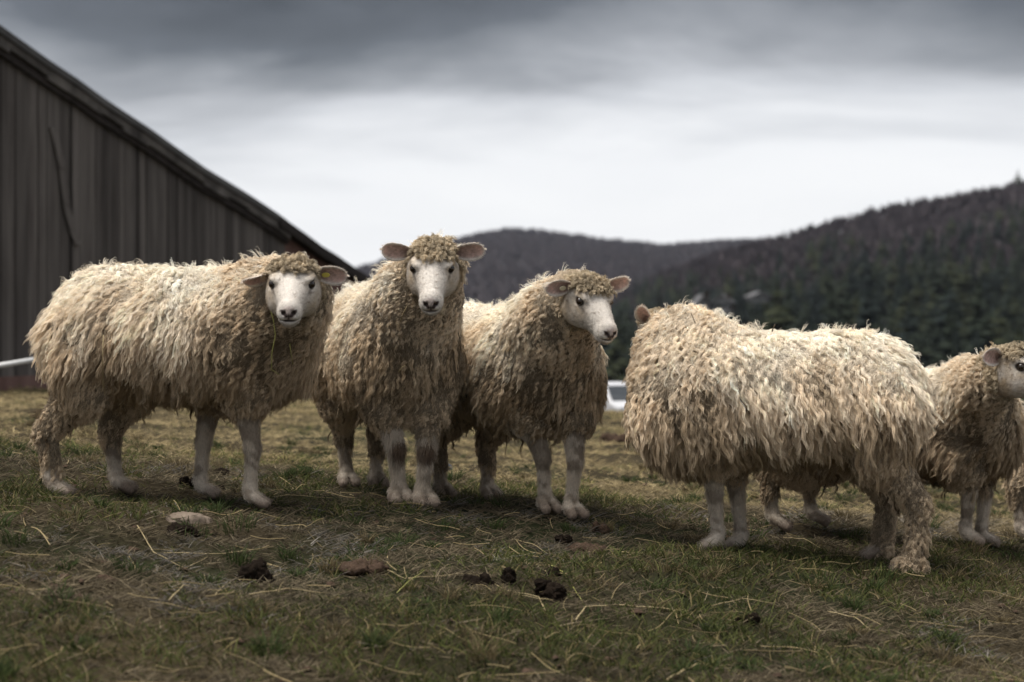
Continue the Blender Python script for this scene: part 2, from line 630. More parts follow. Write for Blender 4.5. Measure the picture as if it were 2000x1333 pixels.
conifer(p, 13.5, 1, 'lone spiky evergreen rising above the ridge line at the right edge', None, 1.0)
p2 = p + np.array([8.5, 5, -1.0])
conifer(p2, 11.0, 3, 'broad evergreen on the ridge just beside the lone spiky one', None, 2.0)


# ------------------------------------------------------------------ houses in the woods
def house(p, w, d, hgt, rz, label):
    e = link(bpy.data.objects.new('white_house', None))
    e.location = p
    e.rotation_euler = (0, 0, rz)
    tag(e, label, 'house', 'white houses among the evergreens')
    MB().prism([(-w / 2, -d / 2, -.3), (w / 2, -d / 2, -.3), (w / 2, -d / 2, hgt), (0, -d / 2, hgt * 1.55), (-w / 2, -d / 2, hgt)], (0, d, 0)).build('wall', M_HOUSE, e)
    rf = MB()
    for s in (-1, 1):
        a = np.array([s * (w / 2 + .4), -d / 2 - .4, hgt - .25])
        b = np.array([0, -d / 2 - .4, hgt * 1.55 + .1])
        rf.prism([a, b, b + (0, 0, .18), a + (0, 0, .18)], (0, d + .8, 0))
    rf = rf.build('roof', M_SHINGLE, e)
    MB().box((w * .2, -.4, hgt * 1.2), (w * .2 + .7, .4, hgt * 1.85)).build('chimney', M_DARKWOOD, rf)
    for i in range(3):
        x = -w * .3 + i * w * .3
        win = MB().box((x - .5, -d / 2 - .06, hgt * .35), (x + .5, -d / 2 + .05, hgt * .75)).build('window', M_GLASS, e)
        MB().box((x - .6, -d / 2 - .1, hgt * .3), (x + .6, -d / 2 + .02, hgt * .35)).build('sill', M_WHITE, win)
    dr = MB().box((w * .38, -d / 2 - .05, 0), (w * .38 + .9, -d / 2 + .04, hgt * .7)).build('door', M_DARKWOOD, e)


house(unproj(1480, 586, 255), 1.9, 3, .5, .15, 'low pale house roofed over trees, highest of the houses in the woods')
house(unproj(1411, 608, 250), 2.2, 3, 1.2, -.2, 'small pale house lower on the wooded slope between two paler houses')
house(unproj(1368, 636, 240), 1.7, 3, 2.2, .1, 'narrow white house just above the woolly neck of the turned away sheep')

# ------------------------------------------------------------------ barn
e_barn = link(bpy.data.objects.new('barn', None))
tag(e_barn, 'long weathered grey board barn with sloping roof edge behind the sheep', 'barn')
roofline = np.array([(-260, -115), (-120, -20), (0, 64), (75, 117), (130, 153), (181, 190), (225, 219), (274, 251), (330, 291), (383, 328), (430, 356), (471, 381), (526, 417), (552, 437)], float)
YL, YRr = 17.0, 22.0


def wallY(px):
    # the wall is a straight vertical plane: depth along the ray of a pixel column
    x0, x1 = (0 - 1000) / F * YL, (552 - 1000) / F * YRr
    k = (x1 - x0) / (YRr - YL)
    s = (px - 1000) / F
    return (x0 - k * YL) / (s - k)


def wpt(px, py):
    return unproj(px, py, wallY(px))


w0, w1 = wpt(0, 640), wpt(552, 640)
wdir = (w1 - w0) / np.linalg.norm(w1 - w0)
wnor = np.array([wdir[1], -wdir[0], 0])          # towards the camera
origin = w0.copy()


def wall_u(px):
    return float((wpt(px, 640) - origin) @ wdir)


ru = np.array([wall_u(a) for a, b in roofline])
rz_ = np.array([wpt(a, b)[2] for a, b in roofline])
UEND = ru[-1]


def at_wall(u, z, off=0.0):
    return origin * np.array([1, 1, 0]) + wdir * u + wnor * off + np.array([0, 0, z])


u = ru[0]
seams = [wall_u(x) for x in (71, 137, 268, 342, 378, 515)]
rb = random.Random(3)
while u < UEND - .05:
    w = rb.uniform(.085, .125)
    nxt = u + w
    near_seam = [s for s in seams if u + .04 < s < nxt + .05]
    gap = .006
    if near_seam:
        nxt = near_seam[0]
        gap = .055 if near_seam[0] in seams[1:3] or near_seam[0] == seams[5] else .03
    u1 = min(nxt - gap, UEND)
    za, zb_ = np.interp([u, u1], ru, rz_) - .13
    z0 = -.55 + rb.uniform(-.04, .05)
    off = rb.uniform(0, .014)
    MB().prism([at_wall(u, z0, off), at_wall(u1, z0, off + rb.uniform(-.004, .004)), at_wall(u1, zb_, off), at_wall(u, za, off)], wnor * .022).build(
        'siding_board', WOODS[rb.randrange(6)], e_barn)
    u = nxt
# backing wall, dark, a little behind the boards
bk = [at_wall(ru[0], -1.0, -.03)] + [at_wall(UEND, -1.0, -.03)] + [at_wall(a, b - .12, -.03) for a, b in list(zip(ru, rz_))[::-1]]
MB().prism(bk, -wnor * .06).build('wall', M_DARKWOOD, e_barn)
# sill board and dark footing
MB().prism([at_wall(ru[0], -.62, .03), at_wall(UEND, -.62, .03), at_wall(UEND, -.42, .03), at_wall(ru[0], -.42, .03)], wnor * .04).build('sill_board', M_REDWOOD, e_barn)
MB().prism([at_wall(ru[0], -1.1, .0), at_wall(UEND, -1.1, .0), at_wall(UEND, -.60, .0), at_wall(ru[0], -.60, .0)], wnor * .05).build('footing', M_DARKWOOD, e_barn)
# a bent loose sheet on the left, seen as a pale crease
lo = MB()
pts = [(95, 250), (112, 330), (120, 400), (132, 450), (142, 478)]
for i in range(len(pts) - 1):
    (xa, ya), (xb, yb) = pts[i], pts[i + 1]
    ua, ub = wall_u(xa), wall_u(xb)
    za, zb_ = wpt(xa, ya)[2], wpt(xb, yb)[2]
    lo.prism([at_wall(ua - .05, za, .04), at_wall(ua + .05, za, .04), at_wall(ub + .05, zb_, .05), at_wall(ub - .05, zb_, .05)], wnor * .012)
lo.build('loose_strip', WOODS[5], e_barn)
# roof: sagging slab going back, drip edge and two runs of rake trim
for nm, m, (dz0, dz1), (o0, o1) in (('roof', M_ROOFTIN, (-.075, -.012), (.12, -9)), ('rake_trim', M_TRIM, (-.165, -.077), (.06, .10)),
                                    ('rake_fascia', M_DARKWOOD, (-.23, -.167), (.045, .075))):
    mb = MB()
    for i in range(len(ru) - 1):
        a, b = ru[i], ru[i + 1]
        za, zb_ = rz_[i], rz_[i + 1]
        k = 1 if nm != 'rake_trim' else (1.0 + .12 * math.sin(i * 2.3))
        mb.prism([at_wall(a, za + dz0 * k, o0), at_wall(b, zb_ + dz0 * k, o0), at_wall(b, zb_ + dz1, o0), at_wall(a, za + dz1, o0)], wnor * (o1 - o0))
    mb.build(nm, m, e_barn)
# rear lean-to: red boards set back, lower thin roof
line2 = np.array([(528, 423), (552, 440), (578, 458), (610, 482), (640, 500), (675, 524), (712, 548), (745, 575)], float)
u2 = np.array([wall_u(a) for a, b in line2])
z2 = np.array([wpt(a, b)[2] for a, b in line2]) + .0
u = u2[0]
while u < u2[-1] - .02:
    u1 = min(u + rb.uniform(.1, .14), u2[-1])
    za, zb_ = np.interp([u, u1], u2, z2) - .08
    MB().prism([at_wall(u, -1.2, -.02), at_wall(u1 - .008, -1.2, -.02), at_wall(u1 - .008, zb_, -.02), at_wall(u, za, -.02)], wnor * (.022 + rb.uniform(0, .01))).build(
        'siding_board', M_REDWOOD, e_barn)
    u = u1
mb = MB()
for i in range(len(u2) - 1):
    mb.prism([at_wall(u2[i], z2[i] - .11, .13), at_wall(u2[i + 1], z2[i + 1] - .11, .13), at_wall(u2[i + 1], z2[i + 1], .13), at_wall(u2[i], z2[i], .13)], -wnor * 8)
mb.build('lean_to_roof', M_DARKWOOD, e_barn)
mb = MB()
mb.prism([at_wall(u2[-1], -1.2, -.06), at_wall(u2[-1], z2[-1] - .12, -.06), at_wall(u2[-1] - .1, z2[-1] - .12, -.06), at_wall(u2[-1] - .1, -1.2, -.06)], -wnor * 7.5)
mb.build('lean_to_wall', M_REDWOOD, e_barn)

# white pipe gate rail in front of the barn
e_rail = link(bpy.data.objects.new('pipe_rail', None))
pa_, pb_ = unproj(-260, 757, 12), unproj(103, 697, 12.4)
e_rail.location = (0, 0, 0)
tag(e_rail, 'white sloping pipe rail in front of the barn at the left edge', 'rail')
MB().tube([pa_, (pa_ + pb_) / 2, pb_], .0155, 10).build('rail', M_WHITE_PIPE, e_rail, True)
for q in (pa_, pb_):
    MB().tube([(q[0], q[1] + .04, q[2] + .04), (q[0], q[1] + .04, float(gz(q[0], q[1])) - .2)], .03, 8).build('post', M_DARKWOOD, e_rail, True)

# ------------------------------------------------------------------ air
hz_ = MB().box((-3700, -60, -52), (3700, 4600, 190))
mh = bpy.data.materials.new('air')
mh.use_nodes = True
th_ = mh.node_tree
for n in list(th_.nodes):
    th_.nodes.remove(n)
oh = N(th_, 'ShaderNodeOutputMaterial')
pv = N(th_, 'ShaderNodeVolumePrincipled')
pv.inputs['Color'].default_value = (.78, .84, 1.0, 1)
pv.inputs['Density'].default_value = .00004
th_.links.new(pv.outputs[0], oh.inputs['Volume'])
tag(hz_.build('haze', mh), kind='stuff')

# ------------------------------------------------------------------ white vehicle beyond the crest
e_car = link(bpy.data.objects.new('parked_van', None))
cY = 24.0
cz = -(836 - YH) / F * cY
e_car.location = ((1206 - 1000) / F * cY, cY, cz)
e_car.rotation_euler = (0, 0, math.radians(-72))
e_car.scale = (.30, .30, .30)
tag(e_car, 'white vehicle parked beyond the crest, glimpsed between two sheep', 'vehicle')
prof = [(-2.1, .35), (2.15, .35), (2.25, .6), (2.2, .95), (1.3, 1.12), (.55, 1.72), (.2, 1.8), (-1.9, 1.8), (-2.15, 1.6), (-2.2, .6)]
body = MB().prism([(x, -.86, z) for x, z in prof], (0, 1.72, 0)).build('body', M_WHITE, e_car)
bv = body.modifiers.new('bevel', 'BEVEL')
bv.width = .12
bv.segments = 3
MB().prism([(1.27, -.72, 1.14), (.6, -.68, 1.69), (.6, .68, 1.69), (1.27, .72, 1.14)], (.02, 0, .03)).build('windscreen', M_GLASS, e_car)
for s in (-1, 1):
    MB().prism([(1.05, s * .87, 1.15), (.5, s * .87, 1.62), (-.3, s * .87, 1.62), (-.3, s * .87, 1.15)], (0, s * .015, 0)).build('side_window', M_GLASS, e_car)
    MB().prism([(-.45, s * .87, 1.15), (-.45, s * .87, 1.62), (-1.8, s * .87, 1.62), (-1.8, s * .87, 1.15)], (0, s * .015, 0)).build('side_window', M_GLASS, e_car)
    MB().box((2.15, s * .6 - .18, .72), (2.28, s * .6 + .18, .9)).build('headlight', M_LAMP, e_car)
    for x in (-1.35, 1.4):
        w_ = MB().tube([(x, s * .66, .34), (x, s * .7, .34), (x, s * .86, .34), (x, s * .9, .34)], [.28, .34, .34, .3], 20).build('wheel', M_RUBBER, e_car, True)
        MB().tube([(x, s * .9, .34), (x, s * .915, .34)], [.2, .17], 16).build('rim', M_METAL, w_)
MB().box((2.2, -.8, .38), (2.33, .8, .58)).build('bumper', M_METAL, e_car)


# ------------------------------------------------------------------ sheep: signed distances and surface nets
def sd_ell(P, c, r):
    q = (P - c) / r
    k0 = np.sqrt((q ** 2).sum(-1))
    k1 = np.sqrt(((q / r) ** 2).sum(-1)) + 1e-9
    return k0 * (k0 - 1) / k1


def sd_cone(P, a, b, ra, rb):
    ab = b - a
    t = np.clip(((P - a) @ ab) / (ab @ ab), 0, 1)
    d = P - a - t[..., None] * ab
    return np.sqrt((d ** 2).sum(-1)) - (ra + (rb - ra) * t)


def prim_d(pr, P):
    if pr[0] == 'e':
        return sd_ell(P, np.array(pr[1], np.float32), np.array(pr[2], np.float32))
    if pr[0] == 'c':
        return sd_cone(P, np.array(pr[1], np.float32), np.array(pr[2], np.float32), pr[3], pr[4])
    if pr[0] == 'r':                            # ellipsoid turned by a 3x3 matrix
        R = np.array(pr[3], np.float32)
        return sd_ell((P - np.array(pr[1], np.float32)) @ R, np.zeros(3, np.float32), np.array(pr[2], np.float32))


def prim_box(pr):
    if pr[0] == 'e':
        return np.array(pr[1]) - pr[2], np.array(pr[1]) + pr[2]
    if pr[0] == 'r':
        m = max(pr[2])
        return np.array(pr[1]) - m, np.array(pr[1]) + m
    m = max(pr[3], pr[4])
    return np.minimum(pr[1], pr[2]) - m, np.maximum(pr[1], pr[2]) + m


def field(prims, h, pad=.03):
    """prims: list of (prim, k, sign). Returns values on a grid, origin"""
    bs = [prim_box(p[0]) for p in prims if p[2] > 0]
    lo = np.min([b[0] for b in bs], 0) - pad
    hi = np.max([b[1] for b in bs], 0) + pad
    n = np.ceil((hi - lo) / h).astype(int) + 1
    D = np.full(n, .12, np.float32)
    ax = [(lo[i] + np.arange(n[i]) * h).astype(np.float32) for i in range(3)]
    for pr, k, sg in prims:
        a, b = prim_box(pr)
        m = .06 + k
        i0 = np.clip(np.floor((a - m - lo) / h).astype(int), 0, n)
        i1 = np.clip(np.ceil((b + m - lo) / h).astype(int) + 1, 0, n)
        if (i1 <= i0).any():
            continue
        sl = tuple(slice(i0[j], i1[j]) for j in range(3))
        G = np.stack(np.meshgrid(*[ax[j][sl[j]] for j in range(3)], indexing='ij'), -1)
        dd = prim_d(pr, G)
        cur = D[sl]
        if sg > 0:
            hh = np.maximum(k - np.abs(cur - dd), 0) / k
            D[sl] = np.minimum(cur, dd) - hh * hh * k * .25
        else:
            hh = np.maximum(k - np.abs(cur + dd), 0) / k
            D[sl] = np.maximum(cur, -dd) + hh * hh * k * .25
    return D, lo


def surface_nets(D, lo, h):
    s = D < 0
    c = np.zeros(np.array(D.shape) - 1, np.int8)
    for dx in (0, 1):
        for dy in (0, 1):
            for dz in (0, 1):
                c += s[dx:D.shape[0] - 1 + dx, dy:D.shape[1] - 1 + dy, dz:D.shape[2] - 1 + dz]
    act = (c > 0) & (c < 8)
    idx = np.full(act.shape, -1, np.int32)
    A = np.argwhere(act)
    idx[act] = np.arange(len(A))
    acc = np.zeros((len(A), 3))
    cnt = np.zeros(len(A))
    corners = [(i, j, k) for i in (0, 1) for j in (0, 1) for k in (0, 1)]
    for a in range(8):
        for b in range(a + 1, 8):
            ca, cb = np.array(corners[a]), np.array(corners[b])
            if np.abs(ca - cb).sum() != 1:
                continue
            va = D[tuple((A + ca).T)]
            vb = D[tuple((A + cb).T)]
            x = (va < 0) != (vb < 0)
            t = np.where(x, va / np.where(x, va - vb, 1), 0)
            acc[x] += (ca + (cb - ca) * t[:, None])[x]
            cnt += x
    V = lo + (A + acc / cnt[:, None]) * h
    quads = []
    for axn in range(3):
        o1, o2 = [(1, 2), (2, 0), (0, 1)][axn]
        sl0 = [slice(None)] * 3
        sl1 = [slice(None)] * 3
        sl0[axn] = slice(0, -1)
        sl1[axn] = slice(1, None)
        e = s[tuple(sl0)] != s[tuple(sl1)]
        E = np.argwhere(e)
        ok = (E[:, o1] > 0) & (E[:, o2] > 0) & (E[:, o1] < D.shape[o1] - 1) & (E[:, o2] < D.shape[o2] - 1)
        E = E[ok]
        ins = s[tuple(E.T)]
        u1 = np.zeros(3, int)
        u1[o1] = 1
        u2 = np.zeros(3, int)
        u2[o2] = 1
        q = np.stack([idx[tuple((E - u1 - u2).T)], idx[tuple((E - u2).T)], idx[tuple(E.T)], idx[tuple((E - u1).T)]], 1)
        q[~ins] = q[~ins][:, ::-1]
        quads.append(q)
    return V.astype(np.float32), np.concatenate(quads)


def smoothstep(a, b, x):
    t = np.clip((x - a) / (b - a), 0, 1)
    return t * t * (3 - 2 * t)


def vert_normals(V, Q):
    n = np.cross(V[Q[:, 2]] - V[Q[:, 0]], V[Q[:, 3]] - V[Q[:, 1]])
    N_ = np.zeros_like(V)
    for i in range(4):
        np.add.at(N_, Q[:, i], n)
    return N_ / (np.linalg.norm(N_, axis=1, keepdims=True) + 1e-12)


# ---- one head, in its own frame: x to the nose, y to the animal's left, z up
def rotm(ax, deg):
    return np.array(Matrix.Rotation(math.radians(deg), 3, ax))


hp = [(('e', (-.015, 0, .005), (.078, .066, .056)), .02, 1),
      (('c', (.02, 0, .004), (.150, 0, -.018), .060, .0290), .03, 1),
      (('c', (-.03, 0, -.045), (.132, 0, -.044), .052, .0215), .03, 1),
      (('e', (.157, 0, -.026), (.030, .0285, .028)), .015, 1),
      (('e', (.150, 0, -.053), (.030, .0235, .018)), .012, 1)]
for s in (-1, 1):
    hp += [(('e', (.016, s * .038, -.034), (.062, .039, .050)), .03, 1),
           (('e', (.044, s * .046, .034), (.030, .019, .013)), .016, 1),
           (('e', (.152, s * .017, -.033), (.026, .015, .020)), .012, 1),
           (('e', (.060, s * .0620, .019), (.0125, .010, .0090)), .006, -1),
           (('r', (.1845, s * .0130, -.0205), (.009, .0042, .0085), rotm('X', s * 32)), .004, -1),
           (('e', (.150, s * .019, -.0445), (.036, .012, .0022)), .003, -1)]
hp += [(('e', (.186, 0, -.036), (.010, .0018, .012)), .003, -1), (('e', (.176, 0, -.0445), (.018, .018, .0026)), .003, -1)]
HH = .0034
HD, Hlo = field(hp, HH)
HV, HQ = surface_nets(HD, Hlo, HH)
HV[:, 0] += .16 * np.maximum(HV[:, 0] - .035, 0) ** 1.0
HN = vert_normals(HV, HQ)
HT = HV.astype(float)


def head_colours(seed, blush=1.0, dirt=.5):
    x, y, z = HT.T.copy()
    x = np.where(x > .035, (x + .16 * .035) / 1.16, x)
    ay = np.abs(y)
    white = np.array([.68, .635, .58])
    tan = np.array([.50, .40, .28])
    col = np.tile(white, (len(x), 1))

    def put(c, w):
        nonlocal col
        w = np.clip(w, 0, 1)[:, None]
        col = col * (1 - w) + np.array(c) * w
    # warm staining of the cheeks and under the eyes, whiter bridge
    put(tan, .85 * dirt * smoothstep(.03, .062, ay) * smoothstep(.15, .08, x) * (1 + .5 * vnoise(HT, seed, 2, 18)))
    put((.44, .36, .25), .75 * smoothstep(.034, .062, z) * smoothstep(.075, .03, x))
    put((.42, .33, .22), .6 * smoothstep(.055, .03, x) * smoothstep(-.02, -.07, z))
    # eye rims and tear line
    de = np.sqrt(((x - .060) / 1.25) ** 2 + (ay - .0600) ** 2 + (z - .019) ** 2)
    put((.045, .032, .028), .95 * smoothstep(.0165, .0125, de))
    tear = np.exp(-((x - .075) / .012) ** 2 - ((z - .006 + (x - .066) * .5) / .005) ** 2) * (ay > .035)
    put((.10, .075, .065), .75 * tear)
    # nose leather, nostrils, mouth
    nose = smoothstep(.172, .182, x) * smoothstep(.034, .022, ay + (-.012 - z) * .75) * smoothstep(-.050, -.042, z)
    put(np.array([.20, .125, .11]) * blush, .6 * nose)
    du, dv = (ay - .0138) * .75 + (z + .021) * .66, -(ay - .0138) * .66 + (z + .021) * .75
    dn = np.sqrt(((x - .1845) / 1.5) ** 2 + (du / 1.45) ** 2 + (dv / .62) ** 2)
    put((.03, .018, .016), .96 * smoothstep(.0120, .0085, dn))
    put((.05, .032, .028), .9 * smoothstep(.0030, .0012, ay) * smoothstep(.178, .183, x) * smoothstep(-.05, -.044, z) * smoothstep(-.018, -.026, z))
    put((.10, .065, .055), .75 * smoothstep(.019, .013, ay) * smoothstep(.0048, .0022, np.abs(z + .0445 - .16 * np.maximum(.150 - x, 0))) * smoothstep(.118, .128, x))
    put((.30, .22, .19), .35 * smoothstep(-.046, -.06, z) * smoothstep(.15, .17, x))
    # dark flecks
    fl = vnoise(HT, seed + 9, 3, 60)
    put((.30, .23, .18), .6 * (fl > .98) * (ay > .012))
    return col


def ear_mesh(L=.098, W=.060, cup=.019, th=.004):
    """leaf-shaped cupped ear: root at the origin, length along +x, open side towards +z, trailing edge -y"""
    nu, nv = 22, 15
    V, C = [], []
    for side in (0, 1):
        for i in range(nu):
            u = i / (nu - 1)
            w = W * .5 * (.44 + .56 * math.sin(math.pi / 2 * u / .58) if u < .58 else math.sqrt(max(1 - ((u - .58) / .42) ** 2, 0)))
            w = max(w, .0012)
            for j in range(nv):
                v = -1 + 2 * j / (nv - 1)
                cu = cup * (1 - .55 * u)
                x = u * L
                y = v * w - .010 * u * u
                zz = cu * (v * v - .25) * (w / (W * .5)) + .010 * math.sin(u * 2.4)
                rim = max(abs(v), u * 1.0 if u > .9 else 0)
                V.append((x, y, zz + (th * .5 if side == 0 else -th * .5) * (1 - .7 * abs(v))))
                if side == 0:
                    inner = smoothstep(.88, .62, np.array(abs(v))) * smoothstep(1.0, .86, np.array(u))
                    a = np.array([.80, .73, .66])
                    pk = np.array([.74, .53, .46]) * (1 - .55 * (1 - u)) + .05 * math.sin(u * 40 + v * 9) * np.array([1, .8, .7])
                    C.append(a * (1 - inner) + pk * inner)
                else:
                    C.append((.64, .56, .47))
    Fq = []
    for side in (0, 1):
        b = side * nu * nv
        for i in range(nu - 1):
            for j in range(nv - 1):
                q = (b + i * nv + j, b + (i + 1) * nv + j, b + (i + 1) * nv + j + 1, b + i * nv + j + 1)
                Fq.append(q if side == 0 else q[::-1])
    n1_ = nu * nv
    for i in range(nu - 1):
        for j in (0, nv - 1):
            q = (i * nv + j, n1_ + i * nv + j, n1_ + (i + 1) * nv + j, (i + 1) * nv + j)
            Fq.append(q if j == 0 else q[::-1])
    for j in range(nv - 1):
        Fq.append((n1_ - nv + j, n1_ - nv + j + 1, 2 * n1_ - nv + j + 1, 2 * n1_ - nv + j)[::-1])
    return np.array(V), np.array(Fq), np.array(C)


EV, EQ, EC = ear_mesh()


# ------------------------------------------------------------------ wool and hair
def unit(v):
    return v / (np.linalg.norm(v, axis=-1, keepdims=True) + 1e-12)


class Strands:
    """gathers strands with the same number of points"""

    def __init__(self, K):
        self.K, self.p, self.r, self.c = K, [], [], []

    def add(self, p, r, c):
        self.p.append(p.reshape(-1, self.K, 3))
        self.r.append(r.reshape(-1, self.K))
        self.c.append(c.reshape(-1, 3))

    def build(self, name, mat, parent):
        return curves_obj(name, np.concatenate(self.p), np.concatenate(self.r), np.concatenate(self.c), mat, parent)


def grow_locks(S, rg, P, Nn, D, L, lift, R, ns, amp, freq, sag, col, rad=.0009, clump=.8, taper=.45, cvar=.09, fray=.0022, pull=None):
    """staples of wool: every lock is ns strands that leave a patch of radius R and draw together towards the tip"""
    n, K = len(P), S.K
    if n == 0:
        return
    t = np.linspace(0, 1, K)
    arr = lambda v: np.broadcast_to(np.asarray(v, float), (n,))
    L, lift, R, amp, freq, sag = map(arr, (L, lift, R, amp, freq, sag))
    E1 = unit(np.cross(D, Nn))
    ln = rg.uniform(.75, 1.12, (n, ns))
    tt = t[None, None, :] * ln[:, :, None]                                   # n,ns,K
    ph = rg.uniform(0, 6.283, n)[:, None, None]
    fr = (freq * rg.uniform(.8, 1.2, n))[:, None, None]
    along = L[:, None, None] * tt ** 1.12
    out = lift[:, None, None] * (1 - (1 - np.clip(tt, 0, 1)) ** 2.2)
    w = amp[:, None, None] * np.clip(tt * 2.2, 0, 1)
    s1 = w * np.sin(6.283 * fr * tt + ph)
    s2 = w * .7 * np.cos(6.283 * fr * tt + ph)
    a = rg.uniform(0, 6.283, (n, ns))
    q = np.sqrt(rg.uniform(0, 1, (n, ns))) * R[:, None]
    k = 1 - clump * np.clip(tt, 0, 1) ** .8
    o1 = (q * np.cos(a))[:, :, None] * k
    o2 = (q * np.sin(a))[:, :, None] * (.35 + .65 * k)
    fz = fray * np.clip(tt * 1.5, 0, 1)
    j1 = rg.normal(size=(n, ns, 1)) * fz + rg.normal(size=(n, ns, K)) * fz * .28
    j2 = rg.normal(size=(n, ns, 1)) * fz + rg.normal(size=(n, ns, K)) * fz * .28
    p = (P[:, None, None, :] + D[:, None, None, :] * (along + o2)[..., None] + Nn[:, None, None, :] * (out + s2 + j2)[..., None]
         + E1[:, None, None, :] * (s1 + o1 + j1)[..., None])
    p[..., 2] -= sag[:, None, None] * tt ** 2
    if pull is not None:                            # neighbouring locks gather into one thick staple
        p += pull[:, None, None, :] * (np.clip(tt, 0, 1.2) ** .9)[..., None]
    r = rad * rg.uniform(.75, 1.25, (n, ns, 1)) * (1 - (1 - taper) * t ** 2)[None, None, :]
    c = col[:, None, :] * (1 + rg.normal(0, cvar, (n, 1, 1))) * (1 + rg.normal(0, .10, (n, ns, 1)))
    S.add(p, r, np.clip(c, .005, .95))


def grow_fuzz(S, rg, P, Nn, D, L, lean, col, rad=.0005):
    n, K = len(P), S.K
    t = np.linspace(0, 1, K)[None, :, None]
    L = (np.broadcast_to(L, (n,)) * rg.uniform(.6, 1.3, n))[:, None, None]
    d = unit(Nn * (1 - lean) + D * lean + rg.normal(size=P.shape) * .18)
    d2 = unit(Nn * (1 - lean) * .4 + D * (lean + .3) + rg.normal(size=P.shape) * .22)
    p = P[:, None, :] + L * (d[:, None, :] * t * .6 + d2[:, None, :] * t * t * .5)
    r = rad * rg.uniform(.7, 1.3, (n, 1)) * (1 - .6 * t[..., 0])
    c = col * (1 + rg.normal(0, .09, (n, 1)))
    S.add(p, np.broadcast_to(r, (n, K)).copy(), np.clip(c, .004, .95))


def staple_pull(P, Nq, rg, spacing=.0190, strength=.50):
    n = len(P)
    k = max(int(n * (.0108 / spacing) ** 2), 8)
    sd = rg.choice(n, k, replace=False)
    near = np.empty(n, int)
    for i in range(0, n, 1000):
        near[i:i + 1000] = ((P[i:i + 1000, None] - P[sd][None]) ** 2 * np.array([1, 1, .45])).sum(-1).argmin(1)
    v = P[sd][near] - P
    v = v - Nq * (v * Nq).sum(1, keepdims=True)
    m = np.linalg.norm(v, axis=1, keepdims=True)
    return v * np.minimum(1, .030 / (m + 1e-6)) * strength * rg.uniform(.7, 1.1, (n, 1)) * np.array([1, 1, .4])


C_TOP, C_CLEAN, C_DIRT_SHADE, C_BELLY = (np.array(c) for c in ((.92, .85, .73), (.82, .67, .487), (.32, .228, .134), (.085, .057, .034)))  # the two darker tones carry dirt and painted shade together


def make_eye(parent, pos, M):
    """dark glossy eyeball with a horizontal pupil"""
    me = bpy.data.meshes.new('eye')
    import bmesh
    bm = bmesh.new()
    bmesh.ops.create_uvsphere(bm, u_segments=20, v_segments=14, radius=.0125)
    bm.to_mesh(me)
    bm.free()
    me.polygons.foreach_set('use_smooth', np.ones(len(me.polygons), bool))
    me.materials.append(M_EYE)
    o = link(bpy.data.objects.new('eye', me), parent)
    m = Matrix([list(r) for r in M]).to_4x4()
    m.translation = Vector(pos)
    o.matrix_local = m
    return o


def eye_mat():
    m, t, bs = material('eye')
    co = N(t, 'ShaderNodeTexCoord')
    mp = N(t, 'ShaderNodeMapping')
    mp.inputs['Scale'].default_value = (70, 0, 200)
    t.links.new(co.outputs['Object'], mp.inputs[0])
    ln = N(t, 'ShaderNodeVectorMath', operation='LENGTH')
    t.links.new(mp.outputs[0], ln.inputs[0])
    r = ramp(t, [(.55, (.003, .002, .002)), (.75, (.022, .013, .008))])
    t.links.new(ln.outputs['Value'], r.inputs[0])
    t.links.new(r.outputs[0], bs.inputs['Base Color'])
    bs.inputs['Roughness'].default_value = .08
    bs.inputs['Specular IOR Level'].default_value = .6
    return m


M_EYE = eye_mat()
HB = .0064


